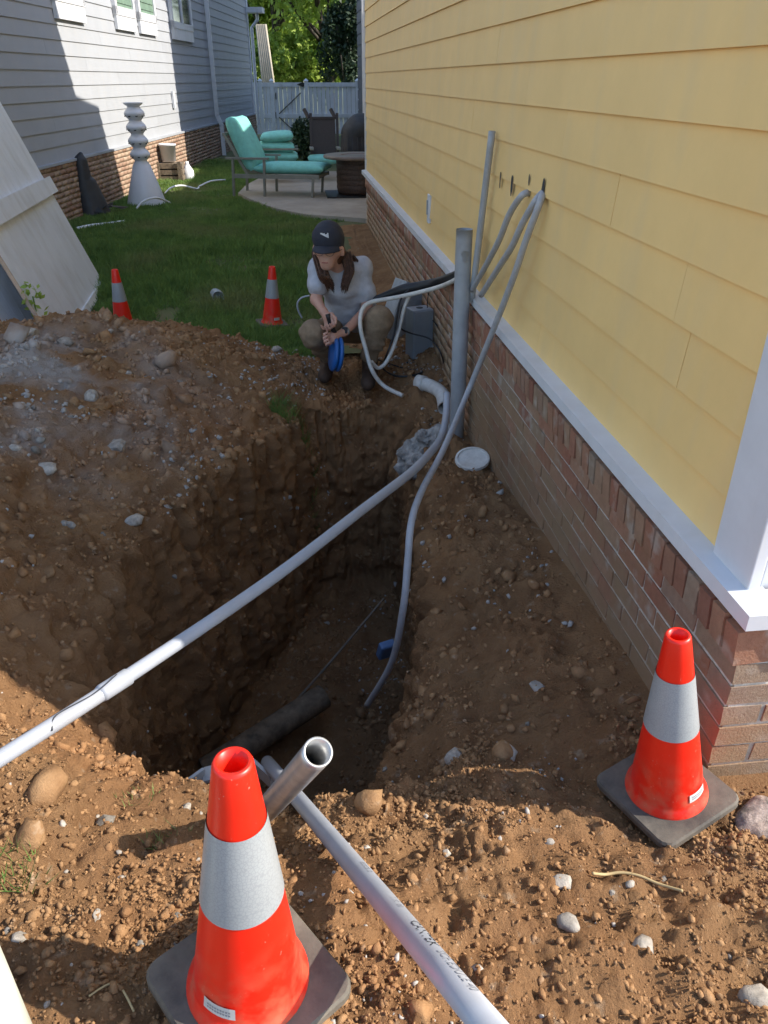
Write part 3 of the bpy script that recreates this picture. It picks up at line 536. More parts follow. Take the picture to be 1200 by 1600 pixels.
# ---------------------------------------------------------------- back fence with gate
FY = 30.0
def fx(u): return float(P(u, 128, y=FY)[0])
FT = float(P(480, 129, y=FY)[2]); F0 = .17
fn = thing('back_fence', 'white vinyl privacy fence with a gate at the back of the yard', 'fence')
posts = [388, 406, 424, 478, 558, 640]
for u in posts:
    x = fx(u); p_ = MB().box((x, FY-.05, (FT+.05+F0)/2), (.13, .13, FT+.05-F0)).build('post', VINYL, fn); MB().add([(x-.09, FY-.14, FT+.05), (x+.09, FY-.14, FT+.05), (x+.09, FY+.04, FT+.05), (x-.09, FY+.04, FT+.05), (x, FY-.05, FT+.13)], [(0, 3, 2, 1), (0, 1, 4), (1, 2, 4), (2, 3, 4), (3, 0, 4)]).build('post_cap', VINYL, p_)
for a, b in zip(posts[:-1], posts[1:]):
    x0, x1 = fx(a)+.07, fx(b)-.07; zm = float(P(450, 181, y=FY)[2])
    for zc in (FT-.06, zm, F0+.12): MB().box(((x0+x1)/2, FY-.045, zc), (x1-x0, .06, .13)).build('rail', VINYL, fn)
    n = max(2, round((x1-x0)/.145)); wd = (x1-x0)/n
    for i in range(n): MB().box((x0+wd*(i+.5), FY, (FT+F0)/2), (wd-.014, .03, FT-F0-.1)).build('picket', VINYL, fn)
xg0, xg1 = fx(430), fx(476)
for a, b in (((436, 178), (470, 145)), ((436, 183), (462, 207))): MB().bar(P(*a, y=FY-.07), P(*b, y=FY-.07), .03, .02, (0, 1, 0)).build('gate_brace', BLK, fn)
q = P(473, 132, y=FY-.09); MB().add([(q[0]-.2, q[1], q[2]), (q[0], q[1], q[2]-.07), (q[0]+.2, q[1], q[2]), (q[0], q[1], q[2]+.07), (q[0]-.2, q[1]-.02, q[2]), (q[0], q[1]-.02, q[2]-.07), (q[0]+.2, q[1]-.02, q[2]), (q[0], q[1]-.02, q[2]+.07)], [(0, 1, 2, 3), (4, 7, 6, 5), (0, 4, 5, 1), (1, 5, 6, 2), (2, 6, 7, 3), (3, 7, 4, 0)]).build('gate_latch', BLK, fn)
for v in (150, 180): q = P(431, v, y=FY-.07); MB().box(q, (.03, .03, .2)).build('gate_hinge', BLK, fn)

# ---------------------------------------------------------------- neighbour house, trees behind
nh = thing('slate_house', 'dark slate-blue house showing past the far corner of the yellow wall', 'house')
xs_ = 1.66
MB().box((xs_+3, 18.55, 3.4), (6, 1.5, 6.8)).build('wall', NAVYW, nh)
MB().box((xs_+5.6, 24.4, 4.0), (8, 10.2, 8.0)).build('sun_blocker_slate', NAVYW, nh)  # out-of-view block, added to keep the far grey wall in shadow
for i in range(30): MB().box((xs_-.005, 18.55, .6+.2*i), (.02, 1.46, .17)).build('siding_board', NAVYW, nh)
MB().box((xs_-.02, 17.78, 3), (.05, .12, 6)).build('corner_board', WHITE, nh); MB().box((xs_+3.1, 18.55, 6.9), (6.8, 2.0, .2)).build('roof', ROOFM, nh); MB().box((xs_+5.6, 24.4, 8.1), (8.4, 10.6, .2)).build('roof', ROOFM, nh)  # last roof only caps the added, out-of-view shadow block
def leaves(c, r, n, size, m, name, par, seed, shell=.5):
    g = np.random.default_rng(seed); nl = 26; lc = g.normal(size=(nl, 3)); lc /= np.linalg.norm(lc, axis=1)[:, None]; lc = lc*np.array(r)*g.uniform(.35, .95, (nl, 1)); lr = g.uniform(.2, .42, nl)
    k = g.integers(0, nl, n); d = g.normal(size=(n, 3)); d /= np.linalg.norm(d, axis=1)[:, None]; p = lc[k]+d*(g.random((n, 1))**.45)*lr[k][:, None]*np.array(r); p = p+np.array(c)
    u = g.normal(size=(n, 3)); u /= np.linalg.norm(u, axis=1)[:, None]; v = np.cross(u, g.normal(size=(n, 3))); v /= np.linalg.norm(v, axis=1)[:, None]; s = size*g.uniform(.6, 1.3, (n, 1))
    V = np.stack([p-u*s, p+v*s*.5, p+u*s, p-v*s*.5], 1).reshape(-1, 3)
    return link(name, fastmesh(name, V, np.arange(n*4).reshape(-1, 4), m), parent=par)
def tree(label, u, y, h, r, n, m, seed, size=.13, lean=0, name='tree', trunk=.16, grp=None):
    x = float(P(u, 128, y=y)[0]); t = thing(name, label, 'tree', grp, (0, 0, 0)); g = random.Random(seed); mb = MB()
    top = (x+lean, y, .2+h*.62); mb.tube([(x, y, -.1), (x+lean*.3, y, h*.3), top], [trunk, trunk*.75, trunk*.35], 8, smoothn=4)
    for i in range(9):
        a = g.uniform(.25, .6)*h; q0 = (x+lean*a/h*1.4, y, .2+a); an = g.uniform(0, 6.28); l_ = g.uniform(.5, .95)*r[0]
        q1 = (q0[0]+cos(an)*l_*.6, y+sin(an)*l_*.6, q0[2]+h*.14); q2 = (q0[0]+cos(an)*l_, y+sin(an)*l_, q0[2]+h*.3); mb.tube([q0, q1, q2], [trunk*.4, trunk*.25, .02], 6, smoothn=3)
    mb.build('trunk', BARK, t, smooth=True); leaves((x+lean, y, .2+h*.68), r, n, size, m, 'crown', t, seed); return t
tree('tall broad yellow-green tree right of the gate beyond the fence', 522, 37, 9.5, (3.6, 3.0, 3.6), 9000, LEAFY, 3, .14, lean=-.9, trunk=.2)
tree('bright yellow-green leafy tree behind the fence gate', 452, 43, 6.5, (3.6, 2.5, 3.0), 20000, LEAFY, 5, .15)
tree('spreading green tree with dark limbs above grey house corner', 425, 39, 10.5, (3.4, 3, 3.4), 11000, LEAFY, 8, .14, lean=.6)
tree('thin brownish tree close to the slate house', 556, 35, 9, (1.8, 1.6, 3.6), 3200, LEAF, 12, .12, trunk=.12)
tree('dark conical evergreen behind the fence', 541, 34, 4.2, (1.0, 1.0, 1.9), 9000, LEAFD, 14, .09, name='evergreen_tree', trunk=.1)
tree('low bright yellow-green hedge tree beyond the fence top', 500, 52, 7.5, (6, 2.5, 3.4), 12000, LEAFY, 19, .18)
tree('distant tall green tree behind the hedge', 400, 62, 13, (6, 4, 5), 9000, LEAFY, 23, .22)
for i_, (u_, y_, h_, m2_) in enumerate(((405, 36, 3.2, LEAF), (450, 38, 3.4, LEAFY), (500, 37, 3.2, LEAF), (548, 38, 3.4, LEAFY))):
    tree('leafy hedge bush just behind the white fence, ' + ('nearest the grey house', 'behind the gate hinges', 'right of the gate latch', 'next to the slate house')[i_], u_, y_, h_, (1.8, 1.0, 1.3), 4500, LEAFY, 50+i_, .12, name='hedge_bush', trunk=.06)
sh = thing('shrub', 'round dark green shrub in front of the white fence', 'shrub'); c = P(478, 214, y=19); leaves((c[0], 19, .75), (.42, .4, .5), 5000, .04, LEAFD, 'foliage', sh, 31); MB().tube([(c[0], 19, .1), (c[0], 19, .7)], .03, 6).build('stem', BARK, sh)

# ---------------------------------------------------------------- patio furniture
def cushion(name, c, d, R, m, par, bulge=.25, **t):
    nx, ny = 16, 12; V = []; Fc = []
    for s in (1, -1):
        for j in range(ny+1):
            for i in range(nx+1):
                x, y = i/nx*2-1, j/ny*2-1; e = ((1-abs(x)**5)*(1-abs(y)**5))**.35; k = 1-.04*(1-e)
                V.append(R @ Vector((x*d[0]/2*(1-.03*(1-abs(y))), y*d[1]/2*(1-.03*(1-abs(x))), s*d[2]/2*(.28+.72*e+bulge*.3*(1-x*x)*(1-y*y))))+Vector(c))
    n1 = (nx+1)*(ny+1); id_ = lambda s, i, j: s*n1+j*(nx+1)+i
    for j in range(ny):
        for i in range(nx): Fc.append((id_(0, i, j), id_(0, i+1, j), id_(0, i+1, j+1), id_(0, i, j+1))); Fc.append((id_(1, i, j), id_(1, i, j+1), id_(1, i+1, j+1), id_(1, i+1, j)))
    for i in range(nx): Fc += [(id_(0, i+1, 0), id_(0, i, 0), id_(1, i, 0), id_(1, i+1, 0)), (id_(0, i, ny), id_(0, i+1, ny), id_(1, i+1, ny), id_(1, i, ny))]
    for j in range(ny): Fc += [(id_(0, 0, j), id_(0, 0, j+1), id_(1, 0, j+1), id_(1, 0, j)), (id_(0, nx, j+1), id_(0, nx, j), id_(1, nx, j), id_(1, nx, j+1))]
    return MB().add(V, Fc).build(name, m, par, smooth=True, **t)
I3 = Matrix.Identity(3); RY = lambda a: Matrix.Rotation(radians(a), 3, 'Y'); RZ = lambda a: Matrix.Rotation(radians(a), 3, 'Z'); RX = lambda a: Matrix.Rotation(radians(a), 3, 'X')
cy = 13.5; ch = thing('chaise_lounge', 'taupe metal chaise lounge with teal seat and back cushions', 'lounge chair')
q0 = P(352, 262, y=cy); q1 = P(503, 262, y=cy); xa, xb = q0[0], q1[0]; zg = .235; sz = zg+.33
for (x, h, yy) in ((xa+.1, .55, cy), (xa+.62, .55, cy), (xb-.12, .33, cy), (xa+.1, .55, cy+.68), (xa+.62, .55, cy+.68), (xb-.12, .33, cy+.68)):
    zb = zg if x > -1.1 else .2; MB().bar((x-.03, yy, zb), (x, yy, zg+h), .045, .035).build('leg', PATIOF, ch)
for yy in (cy, cy+.68): MB().box(((xa+xb)/2+.03, yy, sz-.03), (xb-xa-.1, .04, .06)).build('side_rail', PATIOF, ch); MB().box((xa+.34, yy, zg+.56), (.7, .06, .03)).build('armrest', PATIOF, ch)
MB().box((xb-.06, cy+.34, sz-.03), (.05, .68, .05)).build('end_rail', PATIOF, ch)
for yy in (cy+.02, cy+.66): MB().bar((xa+.35, yy, sz-.05), (xa-.02, yy, sz+.58), .04, .04).build('back_frame', PATIOF, ch)
MB().box((xa-.02, cy+.34, sz+.57), (.04, .66, .04)).build('back_frame', PATIOF, ch)
cushion('seat_cushion', ((xa+xb)/2+.23, cy+.34, sz+.08), (xb-xa-.4, .66, .15), I3, TEAL, ch)
cushion('back_cushion', (xa+.24, cy+.34, sz+.43), (.82, .66, .24), RY(66), TEAL, ch, 1.2)
pv_ = Vector((xa+.6, cy, 0)); ch.matrix_world = Matrix.Translation(pv_) @ Matrix.Rotation(radians(-16), 4, 'Z') @ Matrix.Translation(-pv_)
cy2 = 15.6; c2 = thing('patio_armchair', 'patio armchair piled with spare teal cushions', 'chair'); q0 = P(402, 240, y=cy2); q1 = P(466, 240, y=cy2); xa, xb = q0[0], q1[0]; zc = .62
for x in (xa+.03, xb-.1):
    for yy in (cy2-.3, cy2+.3): MB().bar((x, yy, zg), (x, yy, .8), .04, .04).build('leg', PATIOF, c2)
for yy in (cy2-.3, cy2+.3): MB().box(((xa+xb)/2, yy, .8), (xb-xa, .06, .03)).build('armrest', PATIOF, c2)
MB().box(((xa+xb)/2, cy2, .56), (xb-xa-.1, .6, .04)).build('seat', PATIOF, c2)
for i, (dx, dz, a) in enumerate(((0, .15, 0), (-.02, .31, 3), (0, .47, -4))):
    cushion('spare_cushion', ((xa+xb)/2+dx, cy2, .52+dz), (xb-xa-.02-.07*i, .66, .15), RY(a), TEAL, None, .8, label=['teal cushion at the bottom of the pile on the armchair', 'teal cushion in the middle of the pile on the armchair', 'puffy teal cushion on top of the armchair pile'][i], category='cushion', group='spare teal cushions')
cy3 = 16.2; c3 = thing('sling_recliner', 'upright dark sling recliner with raised arms and teal seat pad', 'chair'); q0 = P(487, 245, y=cy3); q1 = P(528, 245, y=cy3); xa, xb = q0[0], q1[0]
for x in (xa, xb): MB().bar((x, cy3, .45), (x+.02, cy3+.25, 1.33), .05, .04).build('back_frame', SLING, c3); MB().bar((x, cy3-.05, .2), (x, cy3-.05, .75), .05, .05).build('leg', PATIOF, c3); MB().box((x, cy3-.2, .76), (.07, .5, .03)).build('armrest', PATIOF, c3); MB().bar((x-.02, cy3+.22, 1.25), (x-.1, cy3+.3, 1.4), .05, .05).build('handle', SLING, c3)
MB().bar(((xa+xb)/2, cy3+.05, .6), ((xa+xb)/2, cy3+.23, 1.25), xb-xa-.05, .02, (0, 1, 0)).build('sling_back', SLING, c3); MB().box(((xa+xb)/2, cy3+.22, 1.25), (xb-xa, .04, .04)).build('cross_bar', SLING, c3)
cushion('seat_pad', ((xa+xb)/2-.05, cy3-.3, .58), (xb-xa+.05, .6, .14), I3, TEAL, c3)
gy_ = 17.0; q0 = P(535, 230, y=gy_); x0 = q0[0]+.35; gl = thing('covered_grill', 'barbecue grill under a black fabric cover', 'grill')
link('cover', sdf_mesh('cover', [((x0-.15, gy_, .25), (x0-.12, gy_, .95), .26, .25), ((x0+.5, gy_, .25), (x0+.4, gy_, .95), .26, .25), ((x0+.0, gy_, 1.05), (x0+.3, gy_, 1.05), .26, .26), ((x0-.15, gy_, .25), (x0+.5, gy_, .25), .26, .26), ((x0-.1, gy_, .7), (x0+.4, gy_, .7), .25, .25)], TARP, .035, .06), parent=gl)
for i in range(9): MB().tube([(x0-.34+.09*i, gy_-.275, .9), (x0-.36+.095*i, gy_-.3, .3)], [.006, .02], 6).build('cover_fold', TARP, gl, smooth=True)
fy_ = 13.6; q0 = P(548, 290, y=fy_); fx0 = float(q0[0])+.14; fp = thing('fire_pit_table', 'round brown wicker fire pit table on a flat mat', 'table')
MB().lathe([(.34, .26), (.36, .3), (.36, .74), (.33, .78)], 32, (fx0, fy_, 0)).build('base', WICK, fp, smooth=True)
for i in range(6): MB().lathe([(.365, .33+.075*i), (.37, .36+.075*i), (.365, .395+.075*i)], 32, (fx0, fy_, 0), cap=False).build('wicker_band', WICK, fp, smooth=True)
MB().lathe([(.3, .78), (.56, .785), (.575, .80), (.575, .82), (.56, .835), (.3, .835), (.28, .82)], 40, (fx0, fy_, 0)).build('table_top', TTOP, fp, smooth=False)
MB().box((fx0+.05, fy_, .245), (1.2, .9, .02)).build('mat', BLK, label='flat black mat under the fire pit table', category='mat')

# ---------------------------------------------------------------- things by the grey house
tw = thing('planter_tower', 'tall white plastic tiered planter tower with planting holes', 'planter'); by_ = 13.25; c = P(228, 306, y=by_)
H_ = float(P(212, 160, y=by_)[2])-.18; prof = [(.30, 0), (.30, .02), (.13, H_*.40), (.09, H_*.44)]; n = 4; z0 = H_*.44
for i in range(n):
    za = z0+i*(H_*.52/n); h = H_*.52/n; prof += [(.088+.062*sin(pi*t)**1.4, za+h*t) for t in np.linspace(.04, .96, 11)]
prof += [(.09, H_*.965), (.135, H_*.985), (.145, H_), (.12, H_), (.1, H_-.03)]
MB().lathe(prof, 36, (c[0], by_, .18)).build('body', PLANTER, tw, smooth=True)
for i in range(n):
    za = .18+z0+i*(H_*.52/n)+.28*(H_*.52/n)
    for k in range(5):
        a = -pi/2+(k-2)*.75+(.35 if i % 2 else 0); MB().lathe([(.02, 0), (.022, .004), (.022, -.004)], 8).build('planting_hole', DARK, tw, loc=(c[0]+.138*cos(a), by_+.138*sin(a), za+.02), rot=(pi/2-.5, 0, a+pi/2))
cr = thing('wooden_crate', 'weathered wooden crate by the brick base of the grey house', 'crate'); c = P(268, 282, z=.19)
for i in range(3): MB().box((c[0], c[1], .24+.11*i), (.5, .4, .085)).build('slat', WOOD, cr)
for sx in (-1, 1): MB().box((c[0]+.2*sx, c[1]-.21, .36), (.07, .03, .36)).build('post', WOOD, cr)
bk = MB().lathe([(.13, .53), (.155, .8), (.165, .8), (.165, .83), (.15, .83), (.13, .58)], 24, (c[0], c[1], 0)).build('bucket', PLANTER, smooth=True, label='white plastic bucket standing on the wooden crate', category='bucket')
MB().lathe([(.11, .16), (.115, .2), (.11, .34), (.05, .43), (.035, .46), (.035, .5)], 16, (c[0]+.3, c[1]+.25, 0)).build('plastic_jug', VINYL, smooth=True, label='whitish plastic jug on the grass beside the crate', category='jug')
MB().lathe([(.2, .17), (.22, .2), (.1, .21), (.04, .2)], 20, (c[0]-.1, c[1]-.5, 0)).build('metal_lid', PATIOF, label='round dark lid lying in front of the crate', category='lid')
c = P(130, 340, z=.15); q = Vector((c[0]+.12, c[1]+.1, 0))
bag = link('garbage_bag', sdf_mesh('garbage_bag', [((q.x, q.y, .2), (q.x-.05, q.y, .55), .2, .13), ((q.x-.05, q.y, .55), (q.x-.04, q.y, .88), .13, .09), ((q.x-.09, q.y, .85), (q.x-.02, q.y, .98), .05, .03), ((q.x+.12, q.y, .2), (q.x+.06, q.y, .6), .14, .07)], TARP, .02, .04), label='black plastic bag slumped against the brick base with a stick', category='bag')
st = MB().bar(P(150, 338, z=.15), P(119, 242, y=c[1]+.3), .05, .025).build('wooden_stake', WOOD, label='thin wooden stake leaning in front of the black bag', category='stake')
c = P(170, 338, z=.15); bm_ = MB()
for i in range(9):
    a = Vector((c[0]+random.uniform(-.25, .25), c[1]+random.uniform(-.15, .15), .2+random.uniform(0, .06))); b = [a+Vector((random.uniform(-.18, .18), random.uniform(-.12, .12), random.uniform(-.05, .09))) for k in range(3)]; bm_.add([a]+b, [(0, 1, 2), (0, 2, 3), (0, 3, 1), (1, 3, 2)])
bm_.build('plastic_scraps', TARP, label='crumpled black plastic scraps on the grass near the bag', category='scrap')
MB().tube([P(120, 357, z=.2), P(145, 352, z=.21), P(165, 350, z=.2), P(195, 346, z=.2)], .02, 8, smoothn=4).build('pale_strip', VINYL, smooth=True, label='pale plastic strip lying on the grass by the scraps', category='strip')
MB().tube([P(213, 326, z=.2), P(225, 314, z=.3), P(245, 309, z=.33), P(266, 317, z=.2)], .016, 8, smoothn=8).build('hose', VINYL, smooth=True, label='pale hose arching out of the grass in front of planter tower', category='hose')
MB().tube([P(257, 303, z=.2), P(268, 293, z=.28), P(285, 290, z=.28), P(308, 295, z=.2), P(312, 291, z=.22), P(330, 283, z=.26), P(352, 281, z=.22)], .015, 8, smoothn=8).build('hose', VINYL, smooth=True, label='thin pale hose snaking through grass toward chaise lounge', category='hose')
# ---------------------------------------------------------------- leaning fence panels
def panel(off, label, rail):
    t = thing('fence_panel', label, 'fence panel', 'fence panels leaning in a stack')
    B1 = Vector((-1.97-off, 8.42, .02)); B0 = Vector((-1.80-off, 5.95, .06)); up_ = Vector((-.63, .02, 1.63)).normalized(); ax = (B1-B0).normalized(); nn = ax.cross(up_).normalized(); L_ = (B1-B0).length; Hh = 1.82
    R = Matrix((ax, up_, nn)).transposed(); n = 15; wd = L_/n
    for i in range(n): MB().box(B0+ax*(wd*(i+.5))+up_*Hh/2, (wd-.004, Hh, .022), R).build('picket', VINYL, t)
    for i in range(n-1): MB().box(B0+ax*(wd*(i+1))+up_*Hh/2-nn*.004, (.02, Hh-.02, .016), R).build('tongue', VINYL, t)
    MB().box(B0+ax*L_/2+up_*.03, (L_, .07, .06), R).build('bottom_rail', VINYL, t); MB().box(B0+ax*-.008+up_*Hh/2, (.014, Hh, .026), R).build('edge_strip', RAW, t)
    if rail: MB().box(B0+ax*(L_/2+.04)+up_*1.03+nn*.03, (L_+.1, .15, .05), R).build('middle_rail', VINYL, t)
panel(0, 'white vinyl fence panel with a wide rail, front of the leaning stack', True)
panel(.28, 'white vinyl fence panel leaning behind the front one', False)
panel(.52, 'white vinyl fence panel at the back of the leaning stack', False)
# yellow-leaved weed
wd_ = thing('weed', 'small yellow-green weed growing against the leaning fence panels', 'plant'); c = P(55, 480, z=.42); leaves((c[0]-.0, c[1], .47), (.1, .08, .14), 60, .03, LEAFY, 'foliage', wd_, 77); MB().tube([(c[0], c[1], .3), (c[0], c[1], .5)], .006, 5).build('stem', LEAF, wd_)

# ---------------------------------------------------------------- traffic cones
def cone_at(base, rz, h, label, tilt=(0, 0)):
    t = thing('traffic_cone', label, 'traffic cone', 'orange safety cones round the trench', base); t.rotation_euler = (Matrix.Rotation(radians(tilt[1]), 3, 'Y') @ Matrix.Rotation(radians(tilt[0]), 3, 'X') @ Matrix.Rotation(rz, 3, 'Z')).to_euler(); s = h/.5
    rb, rt_ = .085*s, .0265*s; R_ = lambda z: rb+(rt_-rb)*(z-.035*s)/(h-.035*s)
    prof = [(rb*1.14, .018*s), (rb*1.12, .026*s), (rb*1.02, .036*s)]+[(R_(z), z) for z in np.linspace(.045*s, h-.006*s, 10)]+[(rt_-.002, h), (rt_-.007*s, h), (rt_-.008*s, h-.04*s)]
    MB().lathe(prof, 48, cap=False).add([((rt_-.008*s)*cos(2*pi*k/24), (rt_-.008*s)*sin(2*pi*k/24), h-.04*s) for k in range(24)], [tuple(range(24))]).build('body', CONE, t, smooth=True)
    z1, z2 = h*.475, h*.79; MB().lathe([(R_(z)+.0016, z) for z in np.linspace(z1, z2, 6)], 48, cap=False).build('collar', COLLAR, t, smooth=True)
    b = .124*s; c_ = .028*s; pts = []
    for sx, sy in ((1, 1), (-1, 1), (-1, -1), (1, -1)):
        a0 = atan2(sy, sx)-pi/4
        for k in range(5): a = a0+k*pi/8; pts.append((sx*(b-c_)+c_*cos(a), sy*(b-c_)+c_*sin(a)))
    n = len(pts); V = [(x, y, z_) for z_, kx in ((0, 1), (.014*s, 1), (.02*s, .97)) for x, y in [(a*kx, b_*kx) for a, b_ in pts]]
    MB().add(V, [tuple(range(n-1, -1, -1)), tuple(range(2*n, 3*n))]+[(r*n+i, r*n+(i+1) % n, (r+1)*n+(i+1) % n, (r+1)*n+i) for r in (0, 1) for i in range(n)]).build('base', CBASE, t)
    a0 = -pi/2-rz+(.55 if rz < .5 else -.5); V = []; z3, z4 = h*.11, h*.155
    for k in range(7): a = a0+(k-3)*.11; V += [((R_(z3)+.0022)*cos(a), (R_(z3)+.0022)*sin(a), z3), ((R_(z4)+.0022)*cos(a), (R_(z4)+.0022)*sin(a), z4)]
    sk = MB().add(V, [(2*k, 2*k+2, 2*k+3, 2*k+1) for k in range(6)]).build('sticker', STICK, t)
    V = []; Fc = []
    for k in range(9):
        a = a0-.22+.055*k
        for dz in (.35, .62): i = len(V); zz = z3+(z4-z3)*dz; V += [((R_(zz)+.0026)*cos(a+d), (R_(zz)+.0026)*sin(a+d), zz+e) for d, e in ((-.018, -.002*s), (.018, -.002*s), (.018, .002*s), (-.018, .002*s))]; Fc.append((i, i+1, i+2, i+3))
    MB().add(V, Fc).build('print_lines', INKL, sk); return t
b = P(389, 1537, z=.585); cone_at((b[0], b[1], .585), .62, .52, 'orange cone beside the grey conduit at the front pit edge', (0, 2.5))
b = P(1040, 1238, z=.31); cone_at((b[0], b[1], .31), .38, .52, 'orange cone standing against the brick corner of the yellow house', (0, -7.5))
b = P(425, 503, z=.02); cone_at((b[0], b[1], .0), .3, .5, 'orange cone on the grass beside the crouching person', (0, 4))
b = P(179, 421, z=.5); cone_at((b[0], b[1], .0), .2, .5, 'orange cone half hidden behind the mound near leaning fence panels')

# ---------------------------------------------------------------- conduits and cables
def pipe(name, pts, r, m, label, cat, smoothn=8, hollow=None, seg=16, **k):
    return MB().tube(pts, r, seg, smoothn=smoothn, hollow=hollow).build(name, m, smooth=True, label=label, category=cat, **k)
c = P(726, 358, x=.92); b0 = P(712, 692, x=.92); tp = thing('thick_conduit', 'thick upright grey conduit pipe against the yellow house brick', 'conduit')
MB().tube([(b0[0], b0[1], -.3), (b0[0], b0[1], .3), ((b0[0]+c[0])/2, (b0[1]+c[1])/2, .7), (c[0], c[1], c[2]-.12), (c[0], c[1], c[2]-.05), tuple(c)], .0445, 28, hollow=.9).build('pipe', PVC, tp, smooth=True)
c1 = P(769, 205, x=1.01); c0 = P(737, 470, x=.975)
pipe('thin_conduit', [tuple(c0), tuple(np.array(c0)*.5+c1*.5), tuple(c1)], .0175, PVC, 'slim grey conduit leaning upright on the yellow siding', 'conduit', smoothn=4)
def wallp(u, v, x): return tuple(P(u, v, x=x))
pipe('grey_cable', [wallp(828, 301, 1.05), wallp(815, 306, 1.01), wallp(796, 335, .99), wallp(780, 375, .98), wallp(762, 410, .975), wallp(738, 453, .97)], .0145, CABLE, 'short grey cable hanging from the left siding hole', 'cable')
pipe('grey_cable', [wallp(848, 301, 1.05), wallp(836, 315, 1.01), wallp(815, 352, .985), wallp(800, 385, .975), wallp(778, 420, .97), wallp(752, 461, .97)], .0145, CABLE, 'short grey cable from the right siding hole ending at flashing', 'cable')
pipe('grey_cable', [wallp(849, 300, 1.05), wallp(843, 318, 1.01), wallp(822, 375, .98), wallp(800, 440, .96), wallp(765, 530, .93), wallp(730, 615, .86), tuple(P(694, 700, d=3.55)), tuple(P(660, 765, d=3.2)), tuple(P(643, 815, d=3.02)), tuple(P(637, 880, d=3.0)), tuple(P(630, 950, d=3.05)), tuple(P(612, 1035, d=3.3)), tuple(P(573, 1103, d=3.6))], .0145, CABLE, 'long grey cable running from siding hole down into the trench', 'cable')
dc = thing('grey_conduit', 'long grey conduit slanting across the trench onto the mound', 'conduit'); pts = [P(698, 615, d=4.05), P(697, 650, d=3.95), P(689, 684, d=3.75), P(668, 712, d=3.45), P(640, 740, d=3.2), P(420, 908, d=2.4), P(186, 1066, d=1.93), P(0, 1185, d=1.68), P(-160, 1285, d=1.5)]
pp = [tuple(q) for q in pts]; MB().tube(pp[:5]+[tuple(pts[4]*.6+pts[5]*.4)]+pp[5:], .0188, 18, smoothn=6).build('pipe', PVCL, dc, smooth=True)
dv = (pts[7]-pts[6])/np.linalg.norm(pts[7]-pts[6]); MB().tube([tuple(pts[6]-dv*.03), tuple(pts[6]-dv*.028), tuple(pts[6]+dv*.05), tuple(pts[6]+dv*.06)], [.0198, .0225, .0225, .0195], 18).build('coupling', PVCL, dc, smooth=True)
pipe('pull_string', [tuple(pts[6]+np.array((0, -.005, .03))-dv*.0), tuple(pts[6]+dv*.08+np.array((.01, -.01, .026))), tuple(pts[6]+dv*.16+np.array((-.01, -.015, .022))), tuple(pts[6]+dv*.2+np.array((.012, -.02, .006)))], .0016, INK, 'thin dark string trailing along the conduit coupling', 'string', seg=6)
# front conduit with printing
a = P(452, 1232, d=2.15); b = P(790, 1636, d=.93); a = np.array(a); b = np.array(b); fc = thing('printed_conduit', 'light grey printed conduit rising out of the pit toward the front', 'conduit'); ax = (b-a)/np.linalg.norm(b-a); RP = .0211
a2 = a-ax*.35; mid = (a2+b)/2
MB().tube([tuple(a2+(b-a2)*t) for t in np.linspace(0, 1, 9)], RP, 32).build('pipe', PVCL, fc, smooth=True)
def print_on(body, start, size, m, ang):
    cu = bpy.data.curves.new('lettering', 'FONT'); cu.body = body; cu.size = size; cu.resolution_u = 2; to = bpy.data.objects.new('lettering', cu); COL.objects.link(to)
    dg = bpy.context.evaluated_depsgraph_get(); me = bpy.data.meshes.new_from_object(to.evaluated_get(dg)); bpy.data.objects.remove(to); bpy.data.curves.remove(cu)
    A = Vector(ax); side = A.cross(Vector((0, 0, 1))).normalized(); upn = side.cross(A).normalized()
    if side.x < 0: side = -side
    for v in me.vertices:
        s_ = v.co.x; th = ang+(v.co.y)/RP; v.co = Vector(a)+A*(start+s_)+(side*sin(th)+upn*cos(th))*(RP+.0006)
    me.update(); return link('lettering', me, m, fc)
Lp = np.linalg.norm(b-a)
try:
    e_ = np.linalg.norm(np.array(P(752, 1560, d=1.0))-a)
    print_on('CANTEX', .75*Lp, .023, INK, .05); print_on('SCHEDULE 40', .75*Lp+.108, .020, INKL, .16); print_on('11K  00', .67*Lp, .015, INKL, .16); print_on('855CB12', .53*Lp, .015, INKL, .16)
except Exception as ex: print('text', ex)
# open stub
s1 = P(497, 1175, d=1.5); s0 = P(428, 1252, d=1.86); dv2 = (s0-s1)/np.linalg.norm(s0-s1)
st_ = thing('open_conduit_stub', 'open-ended grey metal conduit stub poking up by the front cone', 'conduit')
MB().tube([tuple(s1+dv2*t) for t in (0, .03, .08, .15, .3, .5, .75)], .0302, 32, hollow=.83).build('pipe', ALU, st_, smooth=True)
# things in the pit
pipe('buried_pipe', [tuple(P(505, 1088, z=-1.12)), tuple(P(440, 1130, z=-1.14)), tuple(P(370, 1175, z=-1.16)), tuple(P(320, 1205, z=-1.2))], .07, mat('soiled_pipe', (.20, .15, .10), .8, var=.3, vs=15), 'soil-caked old pipe crossing the trench floor', 'pipe', seg=20)
pipe('thin_rod', [tuple(P(465, 1092, z=-1.1)), tuple(P(520, 1030, z=-.95)), tuple(P(600, 935, z=-.75))], .007, mat('muddy_cable', (.20, .16, .12), .7), 'thin muddy cable slanting up the dark trench', 'cable', seg=8)
q = P(603, 1015, z=-.8); MB().box(q, (.09, .05, .12), RZ(20) @ RX(20)).build('blue_fitting', mat('blue_plastic', (.12, .22, .42), .5), bevel=.012, label='small blue plastic fitting beside cable in the trench', category='fitting')
chn = thing('grey_trough', 'grey plastic trough bent across the pit behind front cone', 'trough')
def quadstrip(pts, w_, th): return MB().tube(pts, w_, 4, smoothn=3)
